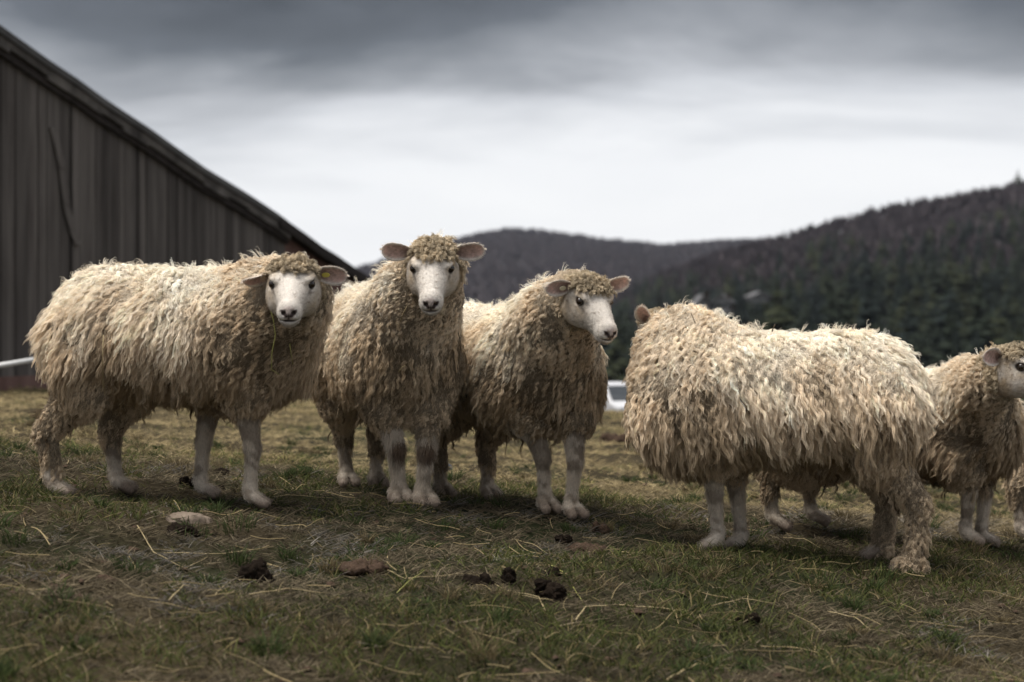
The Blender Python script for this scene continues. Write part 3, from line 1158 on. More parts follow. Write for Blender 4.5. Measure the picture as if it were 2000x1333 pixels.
def sheep(label, seed, ctr, theta, L, H, W, feet, head, hs=.88, belly=.27, ears=None, legwool=None, dirt=1.0, hip_up=.02, curly=0.0, neck_r=(.155, .10),
          knees=None, quality=1.0, lockL=.072, dark=0.0, eartag=None, chest=(.0, .0), shag=(1, 1, 1.3, 1.3), blush=1.0):
    rg = np.random.default_rng(seed)
    X0, Y0 = ctr
    th = math.radians(theta)
    Rw = np.array([[math.cos(th), -math.sin(th), 0], [math.sin(th), math.cos(th), 0], [0, 0, 1]])   # local -> world
    fw = []
    for px, Y in feet:
        X = (px - 1000) / F * Y
        fw.append([X, Y, float(ground_z(X, Y)[0]) + .006])
    fw = np.array(fw)
    O = np.array([X0, Y0, fw[:, 2].mean()])
    toL = lambda p: (np.asarray(p, float) - O) @ Rw
    fl = toL(fw)
    sk = .030                                        # wool thickness kept outside the core
    hl = L / 2 - sk
    top, bot = H - sk * .75, belly + sk * 1.1
    zc, rz = (top + bot) / 2, (top - bot) / 2
    wy = W / 2 - sk
    prims = [(('e', (0, 0, zc - .005), (hl * .92, wy * 1.02, rz * .96)), .06, 1),
             (('e', (-hl * .52, 0, zc + hip_up), (hl * .50, wy * .98, rz * 1.0)), .06, 1),
             (('e', (hl * .52, 0, zc - .028), (hl * .50, wy * .96, rz * .98)), .06, 1),
             (('e', (hl * .05, 0, zc + .01), (hl * .7, wy * .95, rz * .96)), .06, 1)]
    # head frame
    hpx, hpy, hY, phi, pit, rol = head
    ph, pp = math.radians(phi), math.radians(pit)
    f0 = np.array([math.sin(ph), -math.cos(ph), 0])
    l0 = np.array([math.cos(ph), math.sin(ph), 0])
    up = np.array([0, 0, 1.])
    f_ = f0 * math.cos(pp) - up * math.sin(pp)
    u_ = up * math.cos(pp) + f0 * math.sin(pp)
    Rr = np.array(Matrix.Rotation(math.radians(rol), 3, Vector(f_)))
    Mw = np.stack([f_, Rr @ l0, Rr @ u_], 1)          # head -> world directions
    Ml = Rw.T @ Mw                                   # head -> sheep local
    eye_mid = np.array([.064, 0, .019]) * hs
    ho = toL(unproj(hpx, hpy, hY)) - Ml @ eye_mid
    H2L = lambda v: np.asarray(v) * hs @ Ml.T + ho
    nb = H2L([-.080, 0, -.055])
    nk0 = np.array([hl * .62 + chest[0], 0, zc + .04 + chest[1]])
    mid = (nk0 * .5 + nb * .5) + np.array([0, 0, .015])
    prims += [(('c', nk0, mid, neck_r[0], (neck_r[0] + neck_r[1]) / 2), .13, 1),
              (('c', mid, nb, (neck_r[0] + neck_r[1]) / 2 * .95, neck_r[1] * .85), .05, 1)]
    n_tor = len(prims)
    leg_pr = []
    for i, f in enumerate(fl):
        fx, fy, fz = f
        sg = 1 if i % 2 == 0 else -1
        ty = sg * min(abs(wy) * .62, .11)
        if i < 2:
            s_ = np.array([hl * .50 * .55 + fx * .45, ty, zc - .06])
            el = np.array([s_[0] * .5 + fx * .5, ty * .5 + fy * .5, belly + .05])
            kn = np.array([fx + .004, ty * .15 + fy * .85, fz + .175])
            ft = np.array([fx - .006, fy, fz + .058])
            pr = [(('c', s_, el, .085, .062), .05, 1), (('c', el, kn, .038, .0210), .016, 1), (('e', kn, (.0225, .0215, .029)), .007, 1),
                  (('c', kn, ft, .0185, .0165), .007, 1), (('e', ft, (.0215, .0205, .025)), .007, 1)]
        else:
            s_ = np.array([-hl * .55 * .6 + fx * .4, ty, zc - .02])
            stf = np.array([s_[0] * .6 + fx * .4 + .03, ty * .7 + fy * .3, belly + .06])
            hk = np.array([fx - .024, ty * .2 + fy * .8, fz + .205])
            ft = np.array([fx - .012, fy, fz + .058])
            pr = [(('c', s_, stf, .105, .078), .06, 1), (('c', stf, hk, .060, .0245), .02, 1), (('e', hk, (.0265, .0225, .036)), .007, 1),
                  (('c', hk, ft, .0205, .0175), .007, 1), (('e', ft, (.0215, .0205, .025)), .007, 1)]
        for s in (-1, 1):
            pr.append((('c', (fx - .004, fy + s * .0125, fz + .040), (fx + .040, fy + s * .0225, fz + .0140), .0170, .0155), .005, 1))
        leg_pr.append(pr)
        prims += pr
    D, lo = field(prims, HB)
    V, Q = surface_nets(D, lo, HB)
    V = V.astype(float)
    Nn = vert_normals(V, Q)
    # which part each vertex belongs to
    dt = np.min([prim_d(p[0], V.astype(np.float32)) for p in prims[:n_tor - 2]], 0)
    dn = np.min([prim_d(p[0], V.astype(np.float32)) for p in prims[n_tor - 2:n_tor]], 0)
    dl = np.stack([np.min([prim_d(p[0], V.astype(np.float32)) for p in pr], 0) for pr in leg_pr])
    li = dl.argmin(0)
    dlm = dl.min(0)
    isleg = (dlm < np.minimum(dt, dn) - .004) & (V[:, 2] < belly + .12)
    lz = V[:, 2] - fl[li, 2]
    woolz = np.array(legwool if legwool else [.20, .20, .16, .16])[li]
    woolz = woolz + .018 * vnoise(V, seed, 2, 9)
    isfuzz = isleg & (lz < woolz)
    # ---- skin colours
    nA = vnoise(V, seed + 1, 3, 9)
    skin = np.tile(np.array([.30, .225, .15]), (len(V), 1))
    leg = np.array([.60, .525, .435]) * (1 - .10 * (li >= 2))[:, None]
    muck = smoothstep(.15, .75, nA + .25 * (li >= 2) + .8 * smoothstep(.10, .20, lz) * .6) * .6 * dirt
    leg = leg * (1 - muck[:, None]) + np.array([.17, .125, .085]) * muck[:, None]
    if knees:                                       # bare dark patches on the knees
        for i in knees:
            kp = fl[i] + np.array([.035, 0, .175])
            w_ = smoothstep(.036, .022, np.linalg.norm((V - kp) * np.array([.6, 1, .8]), axis=1))[:, None] * .85
            leg = leg * (1 - w_) + np.array([.11, .07, .045]) * w_
    hoof = smoothstep(.026, .018, lz)[:, None]
    leg = leg * (1 - hoof * .8) + np.array([.20, .150, .115]) * hoof * .8
    toe = (smoothstep(.042, .030, lz) * smoothstep(.008, .018, V[:, 0] - fl[li, 0]))[:, None] * .55
    leg = leg * (1 - toe) + np.array([.24, .18, .14]) * toe
    cleft = (smoothstep(.0065, .003, np.abs(V[:, 1] - fl[li, 1])) * smoothstep(.045, .034, lz) * (V[:, 0] > fl[li, 0]))[:, None]
    leg = leg * (1 - cleft * .85) + np.array([.05, .035, .028]) * cleft * .85
    skin[isfuzz] = leg[isfuzz]
    # ---- the wool
    g = np.array([0, 0, -1.])
    vw = unit(toL(np.zeros(3)) - V)
    face_cam = (Nn * vw).sum(1)

    def comb(P, Nq, back=.28, wild=.20, sc=4.5):
        wv = np.stack([vnoise(P, seed + 20 + k, 2, sc) for k in range(3)], 1)
        d = g + np.array([-1., 0, 0]) * back + wv * wild + rg.normal(size=P.shape) * wild * .22
        d = d - Nq * (d * Nq).sum(1, keepdims=True)
        return unit(d + 1e-4)

    def wool_col(P, Nq, neck=0, leg_=0):  # darkens towards the belly: part dirt, part shading put into the colour
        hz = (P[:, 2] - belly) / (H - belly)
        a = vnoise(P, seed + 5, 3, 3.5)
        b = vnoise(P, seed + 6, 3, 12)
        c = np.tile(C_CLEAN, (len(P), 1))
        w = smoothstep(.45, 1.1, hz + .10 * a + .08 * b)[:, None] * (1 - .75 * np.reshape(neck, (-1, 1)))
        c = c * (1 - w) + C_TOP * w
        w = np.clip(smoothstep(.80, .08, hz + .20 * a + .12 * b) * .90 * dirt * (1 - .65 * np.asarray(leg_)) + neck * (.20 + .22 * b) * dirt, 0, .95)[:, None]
        c = c * (1 - w) + C_DIRT_SHADE * w
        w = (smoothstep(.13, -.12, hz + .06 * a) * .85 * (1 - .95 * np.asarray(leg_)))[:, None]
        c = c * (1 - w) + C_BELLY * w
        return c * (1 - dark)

    dh = np.linalg.norm(V - ho, axis=1) + .05 * vnoise(V, seed + 41, 2, 6)
    nkw = smoothstep(.36, .13, dh)
    S = Strands(11)
    isneck = (dn < dt) & ~isleg
    area = HB * HB
    # body and neck staples
    hl_ = ((V - ho) @ Ml) / hs
    nearh = smoothstep(-.02, -.14, hl_[:, 0]) * .35 + .65
    infront = (hl_[:, 0] > -.012) & (hl_[:, 2] > -.085) & (np.abs(hl_[:, 1]) < .16)
    infront |= (np.linalg.norm(np.c_[hl_[:, 0] + .012, np.abs(hl_[:, 1]) - .085, hl_[:, 2] - .034], axis=1) < .050)
    pool = np.where(~isfuzz & ~infront)[0]
    sp = .0108 / math.sqrt(quality)
    prob = area / (sp * sp) * np.where(face_cam[pool] < -.25, .45, 1.0)
    split = np.abs(vnoise(V[pool] * np.array([1, 1, .28]), seed + 40, 2, 6.5))        # deep partings between groups of staples
    prob = prob * np.where((split < .055) & (Nn[pool][:, 2] < .40), .08, 1.0)
    pk = pool[rg.uniform(size=len(pool)) < prob]
    P = V[pk] + rg.normal(size=(len(pk), 3)) * .003 - Nn[pk] * .004
    Nq = unit(Nn[pk] + rg.normal(size=P.shape) * .10)
    nk = nkw[pk]
    lg = isleg[pk]
    topw = smoothstep(.45, .95, Nn[pk][:, 2])
    botw = smoothstep(-.3, -.8, Nn[pk][:, 2])
    part = vnoise(P, seed + 31, 2, 5.0)
    Lk = lockL * 1.12 * (1 + .22 * part) * (1 - .40 * topw) * (1 - .45 * botw) * (1 - .30 * nk) * np.where(lg, .42, 1.0) * rg.uniform(.8, 1.2, len(pk)) * (1 + nk * (nearh[pk] - 1))
    lift = .006 + .006 * topw + .004 * part - .006 * botw + .002 * nk + rg.uniform(-.004, .005, len(pk))
    lift = np.where(lg, .008, lift)
    amp = .0020 + .0030 * nk * (1 + curly) + .0022 * curly + .002 * rg.uniform(0, 1, len(pk))
    freq = 2.8 + .0 * nk
    Rk = np.where(lg, .0065, .0076 - .001 * nk)
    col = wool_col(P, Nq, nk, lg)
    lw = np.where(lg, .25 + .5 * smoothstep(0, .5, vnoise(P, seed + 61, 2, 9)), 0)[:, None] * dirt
    col = col * (1 - lw * .5) + C_DIRT_SHADE * lw * .5
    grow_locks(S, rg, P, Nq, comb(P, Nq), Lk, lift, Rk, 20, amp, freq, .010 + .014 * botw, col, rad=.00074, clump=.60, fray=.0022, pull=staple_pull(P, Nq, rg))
    # undercoat: shorter, thicker, everywhere, so that no skin shows through
    prob = area / (.0075 ** 2) * np.where(face_cam[pool] < -.25, .4, 1.0)
    pk = pool[rg.uniform(size=len(pool)) < prob]
    P, Nq = V[pk] - Nn[pk] * .003, Nn[pk]
    nk = nkw[pk]
    col = wool_col(P, Nq, nk, isleg[pk]) * (.42 + .30 * smoothstep(.2, .7, Nq[:, 2]))[:, None]  # darkened undercoat: shade of the gaps between locks painted in
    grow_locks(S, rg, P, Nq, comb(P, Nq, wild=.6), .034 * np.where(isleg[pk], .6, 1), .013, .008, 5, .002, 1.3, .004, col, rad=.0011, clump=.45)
    # flyaway fibres along the back and stringy tags under the belly
    pk = pool[(rg.uniform(size=len(pool)) < .035) & (Nn[pool][:, 2] > .35)]
    P, Nq = V[pk], unit(Nn[pk] + rg.normal(size=(len(pk), 3)) * .35)
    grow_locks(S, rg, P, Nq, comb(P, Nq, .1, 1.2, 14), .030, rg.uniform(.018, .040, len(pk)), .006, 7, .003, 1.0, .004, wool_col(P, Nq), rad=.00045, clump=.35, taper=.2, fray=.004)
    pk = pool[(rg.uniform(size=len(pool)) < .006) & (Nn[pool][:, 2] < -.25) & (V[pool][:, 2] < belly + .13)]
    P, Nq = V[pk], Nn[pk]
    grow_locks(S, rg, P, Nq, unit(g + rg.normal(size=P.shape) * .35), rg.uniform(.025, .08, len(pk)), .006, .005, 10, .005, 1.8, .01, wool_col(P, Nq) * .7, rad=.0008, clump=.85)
    # ---- head wool
    hx, hy, hz = HT.T.copy()
    hx = np.where(hx > .035, (hx + .16 * .035) / 1.16, hx)
    hw = np.maximum(smoothstep(.030, .012, hx + .016 * vnoise(HT, seed + 3, 2, 26)) * smoothstep(.034, .046, hz + np.maximum(-hx, 0) * .4),
                    smoothstep(-.002, -.022, hx + .015 * vnoise(HT, seed + 4, 2, 26) + np.abs(hy) * .05))
    hw = np.maximum(hw, smoothstep(.060, .036, hx) * smoothstep(.048, .056, hz))
    eb = np.sqrt(((HT - np.array([-.012, 0, .034])) ** 2)[:, [0, 2]].sum(1) + (np.abs(hy) - .064) ** 2)
    hw = hw * smoothstep(.012, .022, eb)
    hpk = np.where(rg.uniform(size=len(HT)) < hw * (HH * HH) / (.0085 ** 2))[0]
    P = H2L(HT[hpk])
    Nq = unit(HN[hpk] @ Ml.T + rg.normal(size=P.shape) * .25)
    front = (HT[hpk][:, 0] > -.02) & (HT[hpk][:, 2] > .03)
    dd = unit(np.where(front[:, None], Ml[:, 0] * .75 + g * .35, g + Ml[:, 0] * -.55) + rg.normal(size=P.shape) * .6)
    dd = unit(dd - Nq * (dd * Nq).sum(1, keepdims=True))
    hc = np.tile(np.array([.58, .48, .34]), (len(P), 1)) * (1 - .25 * rg.uniform(size=(len(P), 1)) * dirt)
    hc = hc * (1 - .30 * front[:, None] * (vnoise(P, seed + 8, 2, 14)[:, None] > 0))
    grow_locks(S, rg, P, Nq, dd, np.where(front, .020, .026) * rg.uniform(.6, 1.7, len(P)), np.where(front, .013, .007) * rg.uniform(.5, 1.5, len(P)), .0055, 16, .0034, 2.0, .002, hc * (1 - dark), rad=.00075, clump=.75)
    # ---- assemble the body: trunk and legs, head, ears in one mesh
    Vs, Qs, Cs = [V], [Q], [skin]
    hcol = head_colours(seed, blush, .62)
    und = smoothstep(.35, .8, hw)[:, None]
    hcol = hcol * (1 - und) + np.array([.36, .28, .19]) * und
    off = len(V)
    Vs.append(H2L(HT))
    Qs.append(HQ + off)
    Cs.append(hcol)
    off += len(HT)
    fz_ear = []
    if ears and ears[0] == 'w':                     # ear directions given in world axes
        ears = [[Mw.T @ np.array(q, float) for q in e_] for e_ in ears[1:]]
    for s, (ed, en) in zip((1, -1), ears or (((-.12, .95, .10), (1, 0, .1)), ((-.12, -.95, .10), (1, 0, .1)))):
        ex = unit(np.array(ed, float))
        ez = np.array(en, float)
        ez = unit(ez - ex * (ez @ ex))
        ey = np.cross(ez, ex)
        base = np.array([-.018, s * .056, .030])
        v = EV * np.array([1, s, 1])
        ve = v[:, :1] * ex + v[:, 1:2] * ey + v[:, 2:] * ez + base
        qe = EQ if s > 0 else EQ[:, ::-1]
        Vs.append(H2L(ve))
        Qs.append(qe + off)
        ec = EC * (1 + .10 * vnoise(EV, seed, 2, 40)[:, None])
        Cs.append(ec)
        fz_ear.append((H2L(ve), qe, ec, Ml @ ex))
        off += len(ve)
    body = mesh_obj('sheep', np.concatenate(Vs), np.concatenate(Qs), M_SKIN, smooth=True, cols=np.clip(np.concatenate(Cs), .003, .9))
    body.location = O
    body.rotation_euler = (0, 0, th)
    tag(body, label, 'sheep', 'flock of sheep in the pasture')
    S.build('fleece', M_WOOL, body)
    # ---- short hair on legs, face and ears
    Z = Strands(4)
    fz_i = np.where(isfuzz & (lz > .020))[0]
    for k in range(5):
        q = fz_i[rg.uniform(size=len(fz_i)) < .9]
        P = V[q] + rg.normal(size=(len(q), 3)) * .0025
        d_ = g - Nn[q] * (Nn[q] * g).sum(1, keepdims=True)
        grow_fuzz(Z, rg, P, Nn[q], unit(d_ + 1e-4), (.0045 + .006 * smoothstep(.04, .16, lz[q])) * np.array(shag)[li[q]], .68, skin[q] * 1.04, .0005)
    bare = 1 - smoothstep(.3, .7, hw)
    de = np.sqrt(((hx - .060) / 1.3) ** 2 + (np.abs(hy) - .0600) ** 2 + (hz - .019) ** 2)
    bare = bare * (de > .019) * (hx < .176)
    for k in range(2):
        q = np.where(rg.uniform(size=len(HT)) < bare)[0]
        P = H2L(HT[q] + rg.normal(size=(len(q), 3)) * .0012)
        Nq = HN[q] @ Ml.T
        d_ = -Ml[:, 0] * .5 + g * .3
        grow_fuzz(Z, rg, P, Nq, unit(d_ - Nq * (Nq @ d_)[:, None]), .0042, .68, hcol[q], .00034)
    for ve, qe, ec, ex in fz_ear:
        nn = vert_normals(ve, qe)
        for k in range(2):
            grow_fuzz(Z, rg, ve + rg.normal(size=ve.shape) * .0012, nn, np.tile(ex, (len(ve), 1)), .0055, .6, ec, .00034)
    Z.build('short_hair', M_WOOL, body)
    for s in (1, -1):
        make_eye(body, H2L([.0605, s * .0545, .019]), np.stack([unit(Ml @ np.array([.62, s * .78, .0])), unit(Ml @ np.array([-s * .78, .62, 0])) * s, Ml[:, 2]], 1))
    if eartag:
        side, u_pos, mt = eartag
        ve = fz_ear[0 if side > 0 else 1][0]
        nn = vert_normals(ve, fz_ear[0 if side > 0 else 1][1])
        idx = int(u_pos * 21) * 15 + 7
        c, n_ = ve[idx], nn[idx]
        ax1 = unit(np.cross(n_, Ml[:, 2]))
        ax2 = np.cross(n_, ax1)
        poly = [c + n_ * .009 + ax1 * math.cos(a) * .012 + ax2 * math.sin(a) * .007 for a in np.linspace(0, 6.283, 14)[:-1]]
        MB().prism(poly, n_ * .003).build('ear_tag', mt, body)
    WV = V @ Rw.T + O
    return WV, Nn @ Rw.T


DEF_UP = (((-.15, .95, .16), (1, 0, .05)), ((-.15, -.95, .16), (1, 0, .05)))
S1 = sheep('shaggy sheep on the far left standing side on, face turned to the camera', 101, (-1.015, 6.03), -3, .775, .70, .45,
           [(395, 6.14), (492, 5.95), (232, 6.13), (108, 5.94)], (570, 556, 5.70, 2, 19, 0), hs=1.0, belly=.285,
           ears=(((-.10, .95, -.02), (.95, 0, -.12)), ((-.05, -.90, -.20), (.70, 0, -.70))), legwool=[.30, .30, .19, .12], lockL=.090,
           neck_r=(.155, .102), eartag=(1, .40, M_TAG), chest=(.02, -.02))
S2 = sheep('sheep facing straight to the camera with ears out, second from the left', 202, (-.42, 6.53), -72, .82, .70, .37,
           [(827, 6.22), (779, 6.24), (736, 6.84), (678, 6.80)], (844, 526, 5.90, 0, 31, 0), hs=1.0, belly=.26, ears=DEF_UP, legwool=[.25, .25, .14, .14],
           knees=(0, 1), shag=(2.4, 2.4, 1.3, 1.3), dirt=.85, lockL=.062, neck_r=(.140, .092))
S3 = sheep('sheep in the middle looking to the right, round tag in its near ear', 303, (-.025, 6.60), -60, .82, .665, .405,
           [(1117, 6.30), (1066, 6.33), (955, 6.85), (862, 6.82)], (1163, 590, 5.98, 26, 30, 0), hs=.92, belly=.255,
           ears=(((.0, .92, .40), (1, -.15, -.05)), ((.02, -.95, .10), (1, 0, .1))), legwool=[.28, .28, .11, .11], lockL=.066, dirt=1.05,
           neck_r=(.145, .092), eartag=(-1, .45, M_TAGW))
S4 = sheep('large woolly sheep side on with its head turned away to the left', 404, (.785, 5.93), 175, .875, .672, .45,
           [(1398, 5.88), (1443, 6.03), (1775, 5.76), (1716, 6.02)], (1280, 650, 6.12, -158, 12, 0), hs=.92, belly=.275,
           ears=('w', ((-.38, -.62, .66), (-.50, -.70, -.42)), ((.6, .6, .3), (0, 1, .1))), legwool=[.26, .26, .035, .035], lockL=.095, curly=.5,
           neck_r=(.172, .102), chest=(-.03, .01))
S5 = sheep('sheep at the right edge behind the large one, face cut by the frame', 505, (1.235, 6.52), -15, .82, .545, .42,
           [(1921, 6.52), (1890, 6.38), (1590, 6.72), (1515, 6.52)], (2012, 717, 6.06, 48, 11, 0), hs=.95, belly=.205,
           ears=DEF_UP, legwool=[.20, .20, .12, .12], lockL=.082, dirt=1.1, dark=.06, neck_r=(.115, .074), chest=(0, -.03))
S6 = sheep('sheep almost wholly outside the right edge, only a woolly hind leg showing', 606, (2.245, 7.02), 0, .82, .66, .42,
           [(2320, 7.15), (2300, 6.92), (2050, 7.14), (2001, 6.90)], (2470, 660, 6.75, 60, 25, 0), belly=.25, quality=.5, dirt=1.1)


# ------------------------------------------------------------------ pasture grass
def grass_layer(S, rg, n, ylo, yhi, power):
    Y = ylo + (yhi - ylo) * rg.uniform(size=n) ** power
    half = .262 * Y + 1.2
    X = rg.uniform(-1, 1, n) * half
    return X, Y


def lay_grass():
    rg = np.random.default_rng(77)
    S = Strands(5)
    for n, ylo, yhi, power, kind in ((165000, 3.7, 8.2, 1.0, 'dead'), (118000, 3.7, 8.2, 1.0, 'green'), (78000, 8.0, 18.5, 1.15, 'dead'), (29000, 8.0, 18.5, 1.2, 'green')):
        X, Y = grass_layer(S, rg, n, ylo, yhi, power)
        p = np.c_[X, Y, np.zeros(n)]
        m1 = vnoise(p, 51, 3, .55)
        m2 = vnoise(p, 52, 3, 2.6)
        m3 = vnoise(p, 53, 2, 7.0)
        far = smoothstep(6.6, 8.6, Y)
        green = m1 * .8 + m2 * .6 + m3 * .3 - .55 * far + .10
        if kind == 'green':
            keep = rg.uniform(size=n) < smoothstep(-.5, .55, green)
        else:
            keep = rg.uniform(size=n) < 1 - .75 * smoothstep(-.1, .7, green)
        X, Y, m1, m2, m3, far, green = (a[keep] for a in (X, Y, m1, m2, m3, far, green))
        n = len(X)
        z = ground_z(X, Y)
        big = 1 + .55 * smoothstep(8, 15, Y)
        t = np.linspace(0, 1, 5)[None, :, None]
        a = rg.uniform(0, 6.283, n)
        hd = np.c_[np.cos(a), np.sin(a), np.zeros(n)]
        if kind == 'green':
            tuft = np.clip(green + .3, .15, 1.2)
            L = rg.uniform(.018, .048, n) * (.6 + .75 * tuft) * big
            upr = rg.uniform(.35, .95, n)
            w = rg.uniform(.0008, .0017, n) * big * 1.1
            c0 = np.array([.065, .085, .022])
            c1 = np.array([.155, .165, .050])
            k = rg.uniform(size=n)[:, None]
            c = c0 * (1 - k) + c1 * k
            dry = (rg.uniform(size=n) < .18 + .4 * far)[:, None]
            c = np.where(dry, np.array([.30, .24, .11]) * rg.uniform(.6, 1.1, (n, 1)), c)
        else:
            L = rg.uniform(.020, .065, n) * big * (1 + .2 * far)
            upr = rg.uniform(.0, .50, n) ** 1.4
            w = rg.uniform(.0006, .0016, n) * big * 1.15
            k = rg.uniform(size=n)[:, None]
            c = np.array([.11, .085, .052]) * (1 - k) + np.array([.34, .275, .175]) * k
            gold = far[:, None] * rg.uniform(.5, 1, (n, 1))
            c = c * (1 - gold) + np.array([.43, .34, .175]) * gold * (.6 + .5 * k)
            grey = (smoothstep(.45, 1.0, m2 - m1 * .5)[:, None] * (rg.uniform(size=(n, 1)) < .6)) * (1 - far[:, None])
            c = c * (1 - grey) + np.array([.30, .27, .235]) * grey
        s = (1 - upr)[:, None, None]
        u = upr[:, None, None]
        Lb = L[:, None, None]
        p0 = np.c_[X, Y, z - .003][:, None, :]
        bend = rg.normal(size=(n, 1, 3)) * np.array([1, 1, .15])
        pos = p0 + Lb * (hd[:, None, :] * (t * s + t * t * .35 * u) + np.array([0, 0, 1.]) * (t * u - t * t * .25 * u) + bend * t * t * .06)
        pos[:, :, 2] += (.004 + .006 * rg.uniform(size=(n, 1))) * (kind == 'dead') * t[..., 0]
        r = w[:, None] * (1 - .75 * t[..., 0] ** 1.5)
        S.add(pos, r, np.clip(c * (.50 + .50 * far[:, None]) * (1 + .32 * m3[:, None]) * (1 + rg.normal(0, .22, (n, 1))), .005, .8))  # near blades darkened: vignette-like falloff put into their colour
    # taller tufts left by the grazing
    nt = 420
    Y = 3.8 + 6.2 * rg.uniform(size=nt)
    X = rg.uniform(-1, 1, nt) * (.262 * Y + .4)
    nb = 46
    rr = rg.uniform(.015, .055, nt)
    q = np.sqrt(rg.uniform(0, 1, (nt, nb))) * rr[:, None]
    a = rg.uniform(0, 6.283, (nt, nb))
    bx, by = (X[:, None] + q * np.cos(a)).ravel(), (Y[:, None] + q * np.sin(a)).ravel()
    n = nt * nb
    hgt = np.repeat(rg.uniform(.03, .062, nt), nb) * rg.uniform(.5, 1.15, n)
    out = np.stack([np.cos(a), np.sin(a)], -1).reshape(-1, 2) * rg.uniform(.1, .8, (n, 1)) + rg.normal(0, .25, (n, 2))
    t = np.linspace(0, 1, 5)[None, :, None]
    base = np.c_[bx, by, ground_z(bx, by) - .003][:, None, :]
    pos = base + hgt[:, None, None] * (np.c_[out, np.zeros(n)][:, None, :] * t * t * .8 + np.array([0, 0, 1.]) * (t - .3 * t * t))
    kind_ = np.repeat(rg.uniform(size=nt) < .62, nb)[:, None]
    c = np.where(kind_, np.array([.045, .062, .020]), np.array([.135, .105, .056])) * rg.uniform(.5, 1.5, (n, 1))
    S.add(pos, rg.uniform(.0009, .0017, (n, 1)) * (1 - .75 * t[..., 0] ** 1.5), c)
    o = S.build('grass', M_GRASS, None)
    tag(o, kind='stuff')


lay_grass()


# ------------------------------------------------------------------ straw, stones, dung
def stalk(pxs, r, label, mat=None, lift=.010, group='long straw stalks on the grass'):
    pts = []
    for i, q in enumerate(pxs):
        p = hit(*q)
        p[2] += lift * (1 + .3 * math.sin(i * 1.9))
        pts.append(p)
    fine = []
    for a, b in zip(pts[:-1], pts[1:]):
        for k in range(3):
            t = k / 3
            fine.append(a * (1 - t) + b * t + np.array([0, 0, 0.0012 * math.sin(k * 2.1)]))
    fine.append(pts[-1])
    o_ = np.array([fine[0][0], fine[0][1], fine[0][2]])
    rr = [r * .72 * (1 - .45 * i / (len(fine) - 1)) for i in range(len(fine))]
    o = MB().tube([f - o_ for f in fine], rr, 6).build('straw_stalk', mat or M_STRAW, None, True)
    o.location = o_
    tag(o, label, 'straw', group)


stalk([(1125, 1216), (1143, 1194), (1200, 1188), (1265, 1189), (1345, 1206)], .0030, 'thickest pale straw stalk arching over the grass, hooked at its left end')
stalk([(1066, 1200), (1052, 1174), (985, 1160), (925, 1126)], .0024, 'straw stalk running up left from a short fork past the dark dung lumps')
stalk([(755, 1124), (790, 1135), (880, 1135), (925, 1124)], .0020, 'long thin straw stalk lying level beside the flattened brown dung patch')
stalk([(330, 1196), (358, 1168), (388, 1152)], .0026, 'short bright straw stalk slanting in the dark grass at the lower left')
stalk([(420, 1178), (437, 1145)], .0021, 'tiny upright straw bit just left of the big black dung heap')
stalk([(268, 1046), (300, 1080), (362, 1102), (405, 1092)], .0018, 'curved straw stalk in front of the flat stone')
stalk([(320, 1079), (440, 1083), (535, 1072)], .0018, 'level straw stalk lying between the flat stone and the black dung heap')
stalk([(487, 1176), (560, 1160), (640, 1160)], .0022, 'straw stalk lying in front of the big black dung heap')
stalk([(1303, 1336), (1336, 1306), (1370, 1282)], .0028, 'straight straw stalk rising from the bottom edge of the picture')
stalk([(1322, 1322), (1360, 1304), (1430, 1290)], .0024, 'bent straw stalk near the bottom edge, beside the straight one')
stalk([(1240, 1050), (1320, 1070), (1392, 1078)], .0016, 'thin straw stalk on the grass left of the front hooves of the large sheep')
stalk([(1200, 1074), (1255, 1087), (1312, 1098)], .0017, 'thin yellow straw stalk right of the crumbled dung patch')
stalk([(1618, 1200), (1670, 1212), (1700, 1234)], .0018, 'crooked straw stalk in the grass below the woolly hind hooves')
stalk([(1685, 1130), (1730, 1130), (1768, 1138)], .0018, 'straw stalk lying right under the woolly hind hoof of the large sheep')
stalk([(1530, 1056), (1570, 1060), (1612, 1076)], .0018, 'pale straw stalk lying between the front and hind legs of the large sheep')
stalk([(1390, 1186), (1450, 1187), (1512, 1191)], .0017, 'level straw stalk in the middle of the open grass on the right')
stalk([(1000, 1052), (1040, 1066), (1070, 1077)], .0016, 'short straw stalk under the front hooves of the middle sheep')
stalk([(775, 1165), (795, 1150), (830, 1120)], .0015, 'thin green straw stalk leaning near the flattened dung', M_STRAW_GREEN)
stalk([(1075, 1120), (1100, 1140), (1138, 1175)], .0018, 'greenish straw stalk crossing the dung lump right of centre', M_STRAW_GREEN)
stalk([(1080, 1182), (1040, 1178), (1012, 1174)], .0016, 'straw stalk lying against the ragged dung lump')
stalk([(500, 985), (560, 975), (650, 982)], .0015, 'straw stalk beside the front hooves of the leftmost sheep')
stalk([(690, 982), (678, 962)], .0017, 'short straw bit leaning on the hind hoof of the sheep facing the camera')


